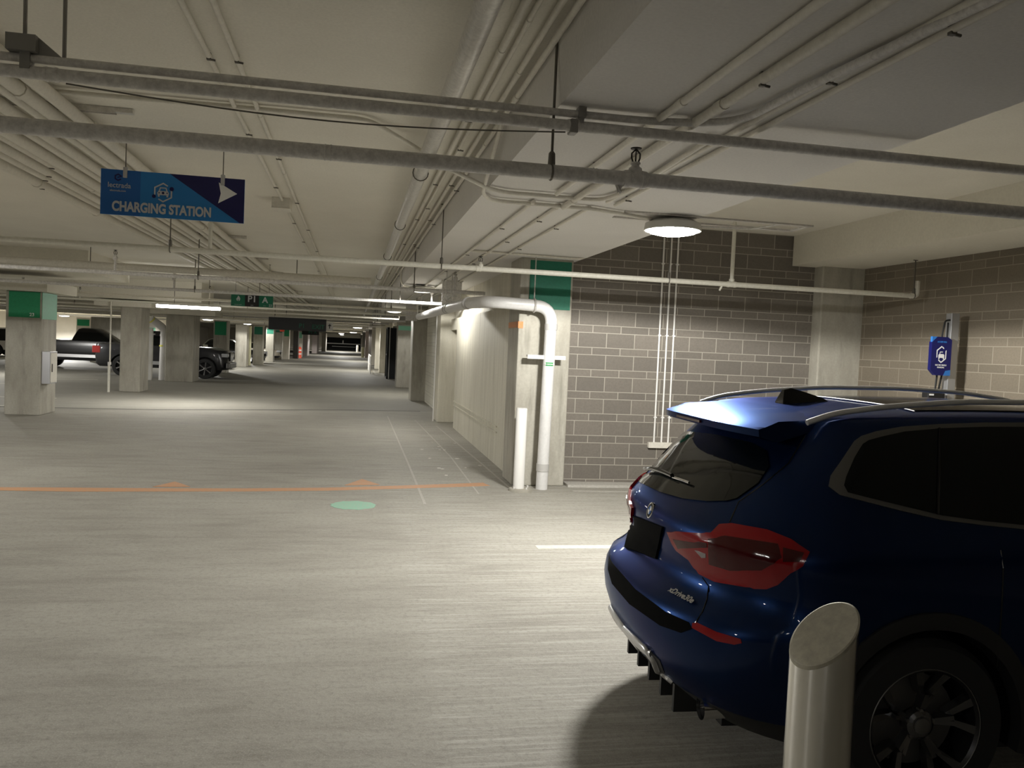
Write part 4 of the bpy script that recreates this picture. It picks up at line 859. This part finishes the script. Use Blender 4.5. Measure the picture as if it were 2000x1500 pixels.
#SUV_BEGIN
suv = empty('blue_suv', (1.40, 3.86, 0), 'dark blue sport utility car parked rear-out, nearest vehicle', 'car', rz=math.radians(-2.5))
bpy.context.view_layer.update()
LV = [(.20, .40, 4.30, .78, .30, .4), (.27, .18, 4.55, .86, .45, .5), (.36, .06, 4.64, .905, .58, .6), (.46, -.01, 4.68, .925, .62, .7), (.56, -.045, 4.70, .938, .64, .75), (.64, -.055, 4.70, .944, .65, .8),
      (.70, -.045, 4.70, .946, .65, .8), (.745, -.02, 4.70, .946, .62, .8), (.785, .05, 4.70, .945, .58, .8), (.83, .09, 4.69, .945, .58, .8), (.90, .105, 4.66, .944, .58, .85), (.97, .085, 4.60, .942, .58, .9), (1.03, .075, 4.45, .938, .58, .9),
      (1.07, .085, 4.15, .930, .58, .9), (1.105, .11, 3.75, .915, .57, .7), (1.14, .145, 3.5, .895, .55, .5), (1.18, .18, 3.42, .872, .52, .4), (1.25, .235, 3.28, .842, .46, .35), (1.34, .31, 3.09, .802, .42, .35), (1.43, .39, 2.90, .757, .40, .35), (1.50, .455, 2.74, .718, .38, .35),
      (1.545, .49, 2.63, .690, .36, .35), (1.575, .50, 2.55, .665, .34, .35), (1.592, .53, 2.47, .63, .32, .35), (1.602, .60, 2.38, .56, .30, .35), (1.61, .72, 2.25, .46, .28, .3), (1.615, .90, 2.05, .30, .2, .2), (1.617, 1.1, 1.85, .12, .08, .08)]
def crown(x, y, z):
    k = min(1, max(0, (z-1.35)/.24)); return k*(-.022+.066*math.sin(PI*min(1, max(0, (x-.35)/2.9)))**.8)
vs, fs = body_mesh(LV, crown); m = MB(); m.add(vs, fs)
nmat = []
for f in m.f:
    zc_ = sum(m.v[i][2] for i in f)/len(f); nmat.append(1 if zc_ < .33 else 0)
m.m = nmat
body = m.build('body', ['blue', 'cladding'], suv, True, 60)
full_bvh_ob = body
PT = Patcher(suv, body)
AX, AZ, AR = .985, .37, .425
cut_wheels(body, [(AX, AZ, AR, -1.2, -.55), (AX, AZ, AR, .55, 1.2), (3.85, AZ, AR, -1.2, -.55), (3.85, AZ, AR, .55, 1.2)])
for x in (AX, 3.85):
    for s_ in (-1, 1):
        wheel(suv, x, s_*.815, .365, .365, s_, .25)
        m = MB(); n = 28; vs = []
        for k in range(n+1):
            a = -.25+(PI+.5)*k/n
            for rr, yy in ((AR-.012, .70), (AR-.012, .958), (AR+.015, .962), (AR+.055, .955), (AR+.06, .925)): vs.append((x+rr*math.cos(a), s_*yy, AZ+rr*math.sin(a)))
        q = 5; m.add(vs, [(k*q+j, (k+1)*q+j, (k+1)*q+j+1, k*q+j+1) for k in range(n) for j in range(q-1)]); m.build('wheel_arch', 'cladding', suv, True, 50)
# glass, trims (outlines on the visible side, mirrored to the other)
DLO_out = [(1618, 950), (1622, 930), (1646, 895), (1668, 862), (1682, 852), (1710, 843), (1760, 834), (1833, 829), (1920, 826), (2100, 826), (2300, 850), (2420, 900), (2540, 985), (2520, 1015), (2300, 1042), (2100, 1040), (2000, 1034), (1920, 1026), (1839, 1016), (1760, 998), (1690, 980), (1640, 967)]
DLO_in = [(1648, 948), (1652, 932), (1668, 895), (1684, 868), (1695, 861), (1720, 854), (1765, 844), (1833, 838), (1920, 835), (2100, 835), (2290, 858), (2400, 905), (2500, 985), (2490, 1005), (2300, 1034), (2100, 1032), (2000, 1026), (1920, 1018), (1839, 1007), (1760, 988), (1690, 971), (1655, 962)]
PT.patch('window_trim', DLO_out, 'satin', .004, 14, mirror=True)
PT.patch('side_glass', DLO_in, 'glass', .007, 14, mirror=True)
PT.line('window_divider', [(1833, 838), (1829, 1005)], .006, 'gloss', True, .008)
RG = [(1303, 868), (1312, 848), (1330, 842), (1400, 850), (1470, 866), (1498, 882), (1503, 912), (1482, 944), (1440, 974), (1420, 979), (1380, 980), (1335, 975), (1290, 962), (1250, 943), (1236, 925), (1233, 915), (1262, 890)]
PT.patch('rear_glass', RG, 'glass', .006, 10)
PT.line('tailgate_gap', [(1573, 850), (1540, 905), (1492, 945), (1443, 980), (1425, 1020)], .003, 'gloss', True, .0)
PT.line('tailgate_gap', [(1372, 1128), (1384, 1145), (1381, 1170), (1372, 1195), (1352, 1226)], .003, 'gloss', True, .0)
# tail lamps
TL = [(1308, 1038), (1392, 1044), (1408, 1028), (1432, 1026), (1500, 1038), (1545, 1056), (1581, 1080), (1568, 1104), (1545, 1118), (1520, 1140), (1500, 1148), (1460, 1147), (1400, 1137), (1370, 1122), (1350, 1092), (1326, 1074), (1318, 1062)]
t_ = PT.patch('tail_lamp', TL, 'tail', .016, 8, mirror=True)
for poly in ([(1320, 1052), (1386, 1062), (1386, 1068), (1330, 1070)], [(1388, 1054), (1420, 1050), (1520, 1065), (1528, 1090), (1490, 1112), (1430, 1112), (1390, 1100)], [(1530, 1072), (1570, 1082), (1560, 1098), (1530, 1098)]):
    a = PT.patch('lamp_insert', poly, 'taild', .0175, 8, parent=t_[0]); 
    me2 = a[0].data.copy(); me2.transform(Matrix.Diagonal((1, -1, 1, 1))); me2.flip_normals(); o2 = bpy.data.objects.new('lamp_insert', me2); COL.objects.link(o2); o2.parent = t_[1]
PT.patch('reverse_lamp', [(1363, 1073), (1384, 1080), (1384, 1088), (1376, 1088)], 'clear', .018, 6, mirror=True)
PT.patch('bumper_reflector', [(1353, 1217), (1362, 1216), (1400, 1234), (1447, 1248), (1449, 1256), (1435, 1259), (1400, 1252), (1352, 1226)], 'reflector', .004, 8, mirror=True)
# plate, badge, lettering
PT.patch('number_plate', [(1238, 1007), (1297, 1029), (1284, 1092), (1222, 1070)], 'plate', .012, 8)
hp, hn_ = PT.hit(1247, 981); hn_ = hn_ if hn_.x < 0 else -hn_
hp = Vector((hp.x, 0, hp.z)); q = hn_.copy(); q.y = 0; q.normalize(); R_ = q.to_track_quat('Z', 'Y').to_matrix().to_4x4(); R_.translation = hp
bd = bpy.data.objects.new('badge', None); COL.objects.link(bd); bd.parent = suv; bd.matrix_local = R_
MB().lathe([(.041, -.004), (.041, .006), (.037, .009), (.034, .006)], (0, 0, 0), 2, 32).build('ring', 'chrome', bd, True)
m = MB(); m.lathe([(.034, .0), (.034, .0065)], (0, 0, 0), 2, 32); m.build('badge_face', 'gloss', bd)
for k in range(4):
    m = MB(); m.prism([(0, 0)]+[(.022*math.cos(k*PI/2+j*PI/16), .022*math.sin(k*PI/2+j*PI/16)) for j in range(9)], lambda x, y: (x, y, .008), lambda x, y: (x, y, .006)); m.build('badge_quarter', 'badgeblue' if k % 2 else 'swhite', bd)
def facetext(s, u0, v0, u1, v1, size, mat):
    a, na = PT.hit(u0, v0); b_, nb_ = PT.hit(u1, v1); X = (b_-a).normalized(); N = (na+nb_)/2
    if N.dot(PT.co-a) < 0: N = -N
    N = (N-X*N.dot(X)).normalized(); Y = N.cross(X); mt = Matrix((X, Y, N)).transposed().to_4x4(); mt.translation = (a+b_)/2+N*.014
    o = text('model_lettering', s, size, mat, mt, suv, .001, 1); w_ = o.dimensions.x or 1
    return o
facetext('xDrive30e', 1310, 1155, 1358, 1180, .042, 'silver')
# silver skid trim, diffuser, black patch painting the shade in the ledge recess
PT.patch('rear_ledge_shade', [(1190, 1085), (1197, 1100), (1240, 1150), (1300, 1195), (1345, 1215), (1352, 1228), (1330, 1236), (1290, 1222), (1230, 1180), (1196, 1140), (1188, 1112)], 'plate', .003, 10)
PT.patch('diffuser', [(1188, 1200), (1200, 1210), (1240, 1240), (1290, 1290), (1310, 1345), (1290, 1330), (1240, 1300), (1200, 1250)], 'cladding', .004, 10)
PT.line('skid_trim', [(1182, 1188), (1200, 1205), (1235, 1240), (1262, 1265), (1280, 1290), (1292, 1325), (1303, 1347)], .019, 'silver', True, .004, 8, n=12)
for s_ in (-1, 1):
    m = MB(); m.tube([(.35, s_*.60, .325), (.17, s_*.60, .32)], .046, 24, False); m.tube([(.18, s_*.60, .32), (.155, s_*.60, .32)], .049, 24, False); m.build('exhaust_tip', 'chrome', suv, True)
    m = MB(); m.tube([(.26, s_*.60, .32), (.20, s_*.60, .32)], .043, 20); m.build('exhaust_bore', 'gloss', suv)
m = MB()
for y in (-.36, -.18, 0, .18, .36): m.box(.12, .40, y-.012, y+.012, .20, .33)
m.box(.30, .6, -.5, .5, .19, .26); m.build('underbody', 'cladding', suv)
bvh = PT.bvh
def onroof(x, y):
    h_ = bvh.ray_cast(Vector((x, y, 3)), Vector((0, 0, -1))); return h_[0].z
# roof: spoiler, rails, fin, glass roof
m = MB(); yy = np.linspace(-.575, .575, 17); vs = []
for y in yy:
    e = (abs(y)/.575)**4
    xb = .26+.10*e; zz = 1.545-.010*e
    for (x, z) in ((xb, zz), (xb+.004, zz-.032), (.45, 1.50-.02*e), (.66, 1.57-.02*e), (.66, 1.612-.025*e), (.45, 1.588-.016*e), (xb+.03, zz+.010)): vs.append((x, y, z))
q = 7; fs = [(i*q+j, (i+1)*q+j, (i+1)*q+(j+1) % q, i*q+(j+1) % q) for i in range(16) for j in range(q)]+[tuple(range(q-1, -1, -1)), tuple(16*q+j for j in range(q))]
m.add(vs, fs); m.build('roof_spoiler', 'blue', suv, True, 45)
m = MB(); m.box(.253, .265, -.16, .16, 1.522, 1.534); m.build('brake_lamp', 'taild', suv)
for s_ in (-1, 1):
    pts = [(.56, s_*.615, 1.575), (.68, s_*.612, 1.618), (.92, s_*.608, 1.655), (1.3, s_*.602, 1.690), (1.8, s_*.598, 1.702), (2.2, s_*.60, 1.692), (2.55, s_*.61, 1.655), (2.72, s_*.62, 1.60)]
    m = MB(); m.tube(rnd(pts, .1, 3), .013, 10); m.build('roof_rail', 'rail', suv, True)
m = MB(); fin = [(0, 0, .030), (.05, .055, .026), (.10, .062, .018), (.19, .02, .012), (.22, 0, .004)]
vs = []
for x, z, w_ in ((-.02, .0, .034), (-.005, .052, .009), (.03, .060, .006), (.09, .045, .006), (.17, .022, .005), (.21, .0, .004)): vs += [(x, -w_, z), (x, w_, z)]
top = [(x, z, w_) for x, z, w_ in ((-.02, .0, .034), (-.005, .052, .009), (.03, .060, .006), (.09, .045, .006), (.17, .022, .005), (.21, .0, .004))]
base_ = [(-.02, .036), (.0, .040), (.05, .040), (.10, .034), (.17, .020), (.215, .006)]
vs = []
for (x, z, w_), (bx_, bw) in zip(top, base_): vs += [(bx_, -bw, -.02), (x, -w_, z), (x, w_, z), (bx_, bw, -.02)]
m.add([(x*1.25+.76, y*1.2, z*1.2+onroof(.80, 0)+.002) for x, y, z in vs], [(i*4+j, (i+1)*4+j, (i+1)*4+j+1, i*4+j+1) for i in range(5) for j in range(3)]+[(0, 1, 2, 3), (20, 21, 22, 23)]); m.build('antenna_fin', 'gloss', suv, True, 50)
# dark glass roof panel over the front part
gx = np.linspace(1.12, 2.45, 14); gy = np.linspace(-.52, .52, 11)
m = MB(); vs = [(x, y, onroof(x, y)+.006) for x in gx for y in gy]+[(x, y, onroof(x, y)-.004) for x in gx for y in gy]
N_ = len(gx)*len(gy); fs = []
for i in range(len(gx)-1):
    for j in range(len(gy)-1): a = i*len(gy)+j; fs.append((a, a+1, a+len(gy)+1, a+len(gy)))
for i in range(len(gx)-1):
    for j in (0, len(gy)-1): a = i*len(gy)+j; fs.append((a, a+len(gy), a+len(gy)+N_, a+N_))
for j in range(len(gy)-1):
    for i in (0, len(gx)-1): a = i*len(gy)+j; fs.append((a, a+1, a+1+N_, a+N_))
m.add(vs, fs); m.build('glass_roof', 'gloss', suv, True, 50)
m = MB(); m.tube([(1.11, y, onroof(1.11, y)+.005) for y in np.linspace(-.55, .55, 12)], .004, 6); m.build('roof_seam', 'silver', suv)
# wiper
wp = bpy.data.objects.new('rear_wiper', None); COL.objects.link(wp); wp.parent = suv
PT.line('wiper_blade', [(1267, 922), (1285, 922), (1305, 929), (1321, 936)], .011, 'gloss', False, .03, 6, wp, 8); PT.line('wiper_arm', [(1320, 937), (1335, 942), (1352, 948)], .006, 'chrome', False, .022, 6, wp, 8)
# front details (for other viewpoints)
for s_ in (-1, 1):
    m = MB(); m.bbox(3.02, 3.20, s_*.93-.07+s_*.05, s_*.93+.07+s_*.05, 1.06, 1.20, .03); m.build('door_mirror', 'blue', suv, True, 60)
    m = MB(); m.bbox(4.2, 4.62, s_*.70-.14, s_*.70+.14, .70, .80, .03); m.build('headlamp', 'headlamp', suv, True)
m = MB()
m.bbox(4.60, 4.72, -.28, .28, .58, .84, .03); m.build('front_grille', 'gloss', suv)
def side_line(xs, zs, name, mat, r=.0035):
    for s_ in (-1, 1):
        V = []
        for x, z in zip(xs, zs):
            h_ = bvh.ray_cast(Vector((x, s_*2, z)), Vector((0, -s_, 0))); V.append(h_[0])
        m_ = MB(); m_.tube(V, r, 6); m_.build(name, mat, suv)
side_line([1.28]*8, np.linspace(1.10, .62, 8), 'door_gap', 'gloss'); side_line([2.05]*8, np.linspace(1.08, .35, 8), 'door_gap', 'gloss'); side_line([3.1]*8, np.linspace(1.0, .35, 8), 'door_gap', 'gloss')
m = MB()
for s_ in (-1, 1):
    m.bbox(1.42, 1.62, s_*.955-.015, s_*.955+.015, .93, .965, .008); m.bbox(2.22, 2.42, s_*.955-.015, s_*.955+.015, .93, .965, .008)
m.build('door_handle', 'blue', suv, True)
#SUV_END

def simple_car(name, label, loc, rz, paint, kind='sedan', L=4.7, Wd=.9, Ht=1.45, wr=.33):
    o = empty(name, loc, label, 'car' if kind != 'pickup' else 'pickup truck', rz=rz); s = Ht
    if kind == 'pickup':
        LV = [(.38, .15, L-.15, Wd-.08, .2, .3), (.5, .03, L-.03, Wd-.01, .2, .4), (.8, 0, L, Wd, .2, .5), (1.05, .01, L-.04, Wd, .2, .6), (1.20, .02, L-.12, Wd-.01, .2, .6), (1.29, .03, L-.55, Wd-.03, .2, .6), (1.31, .10, L-1.1, Wd-.1, .2, .5)]
        cr = 2.35 if paint == 'black' else 1.70
        gh = [(1.28, cr, L-1.35, Wd-.06, .12, .35), (1.45, cr+.06, L-1.60, Wd-.12, .12, .35), (1.70, cr+.16, L-1.98, Wd-.22, .14, .3), (1.84, cr+.22, L-2.2, Wd-.28, .18, .3), (1.90, cr+.35, L-2.35, Wd-.42, .2, .3)]
    else:
        LV = [(.22, .2, L-.2, Wd-.08, .3, .5), (.4, .05, L-.05, Wd-.02, .4, .6), (.6, 0, L, Wd, .4, .7), (.78, .03, L-.08, Wd, .4, .7), (.88, .06, L-.3, Wd-.02, .4, .7), (.94, .15, L-.9, Wd-.06, .4, .5)]
        t0 = .35 if kind == 'suv' else .95
        gh = [(.92, t0-.25, L-1.25, Wd-.08, .2, .4), (1.10, t0, L-1.6, Wd-.14, .2, .4), (Ht-.1, t0+.35, L-2.1, Wd-.26, .25, .3), (Ht-.02, t0+.5, L-2.3, Wd-.34, .25, .3), (Ht, t0+.8, L-2.6, Wd-.5, .2, .2)]
    vs, fs = body_mesh(LV, nq=7, ns=12); m = MB(); m.add(vs, fs); m.m = [1 if sum(m.v[i][2] for i in f)/len(f) < (.5 if kind == 'pickup' else .34) else 0 for f in m.f]
    b_ = m.build('body', [paint, 'cladding'], o, True, 60); bpy.context.view_layer.update()
    fx, rx = L-.92, (1.15 if kind == 'pickup' else .95)
    cut_wheels(b_, [(x, wr, wr+.07, s_*Wd-.3, s_*Wd+.3) for x in (rx, fx) for s_ in (-1, 1)])
    vs, fs = body_mesh(gh, nq=7, ns=12); m = MB(); m.add(vs, fs); zt_ = gh[-2][0]; m.m = [0 if sum(m.v[i][2] for i in f)/len(f) > gh[-3][0] else 1 for f in m.f]
    m.build('cabin', [paint, 'glass'], o, True, 50)
    for x in (rx, fx):
        for s_ in (-1, 1): wheel(o, x, s_*(Wd-.13), wr, wr, s_, wr*.68, .22, 's', False)
    for s_ in (-1, 1):
        m = MB(); zz = .92 if kind == 'pickup' else .68; m.bbox(L-.30, L-.02, s_*(Wd-.22)-.14, s_*(Wd-.22)+.14, zz, zz+.16, .03); m.build('headlamp', 'headlamp', o)
        m = MB(); m.bbox(-.01, .30 if kind == 'pickup' else .2, s_*(Wd-.10)-.105, s_*(Wd-.10)+.105, zz, zz+.28 if kind == 'pickup' else zz+.14, .02); m.build('tail_lamp', 'red', o)
        m = MB(); m.bbox(L-1.75, L-1.62, s_*(Wd+.08)-.08, s_*(Wd+.08)+.08, zz+.18, zz+.38, .03); m.build('door_mirror', 'cladding', o)
    m = MB(); m.bbox(L-.06, L+.015, -.45, .45, .5 if kind != 'pickup' else .75, .72 if kind != 'pickup' else 1.12, .03); m.build('grille', 'gloss', o)
    if kind == 'pickup': m = MB(); m.bbox(L-.1, L+.08, -.9, .9, .45, .70, .04); m.build('front_bumper', 'satin', o); m = MB(); m.box(1.7, L-1.5, -Wd-.004, -Wd+.02, .52, .66); m.build('rocker_trim', 'silver', o)
    return o
simple_car('grey_pickup', 'dark grey pickup truck whose front shows right of the widest pier', (-10.35, 36.7, 0), 0, 'grey', 'pickup', 5.25, .98, 1.9, .42)
simple_car('black_pickup', 'black pickup truck with silver side trim behind the column numbered 23', (-15.3, 42.2, 0), 0, 'black', 'pickup', 5.75, .98, 1.92, .42)
simple_car('black_sedan', 'shiny black car parked just beyond the grey pickup', (-11.6, 47.2, 0), 0, 'black', 'suv', 4.8, .92, 1.6, .36)
simple_car('dark_hatchback', 'dark car between the two green-topped far left columns', (-10.6, 60.0, 0), 0, 'black', 'suv', 4.6, .92, 1.6, .36)
simple_car('beige_sedan', 'small beige car beside the column with thin green band', (-10.2, 68.4, 0), 0, 'beige', 'sedan', 4.5, .9, 1.45, .33)
simple_car('white_sedan', 'pale silver car roof showing above the black pickup bed', (-22.0, 55, 0), 0, 'whitecar', 'suv', 4.7, .92, 1.75, .36)
simple_car('white_estate', 'pale car cut by the left edge of the picture', (-20.2, 38.0, 0), 0, 'whitecar', 'suv', 4.7, .92, 1.7, .36)
simple_car('dark_suv', 'dark car in the row behind the grey pickup roof', (-12.6, 52.6, 0), 0, 'black', 'suv', 4.7, .92, 1.75, .36)

# ------------------------------------------------------------------ world, colour
w = bpy.data.worlds.new('world'); SC.world = w; w.use_nodes = True
w.node_tree.nodes['Background'].inputs[0].default_value = (.5, .5, .45, 1); w.node_tree.nodes['Background'].inputs[1].default_value = .02
SC.view_settings.view_transform = 'Standard'; SC.view_settings.look = 'None'; SC.view_settings.gamma = 1; SC.view_settings.use_curve_mapping = False
SC.view_settings.exposure = 0.62
SC.cycles.max_bounces = 8; SC.cycles.diffuse_bounces = 5; SC.cycles.sample_clamp_indirect = 4; SC.cycles.use_denoising = True
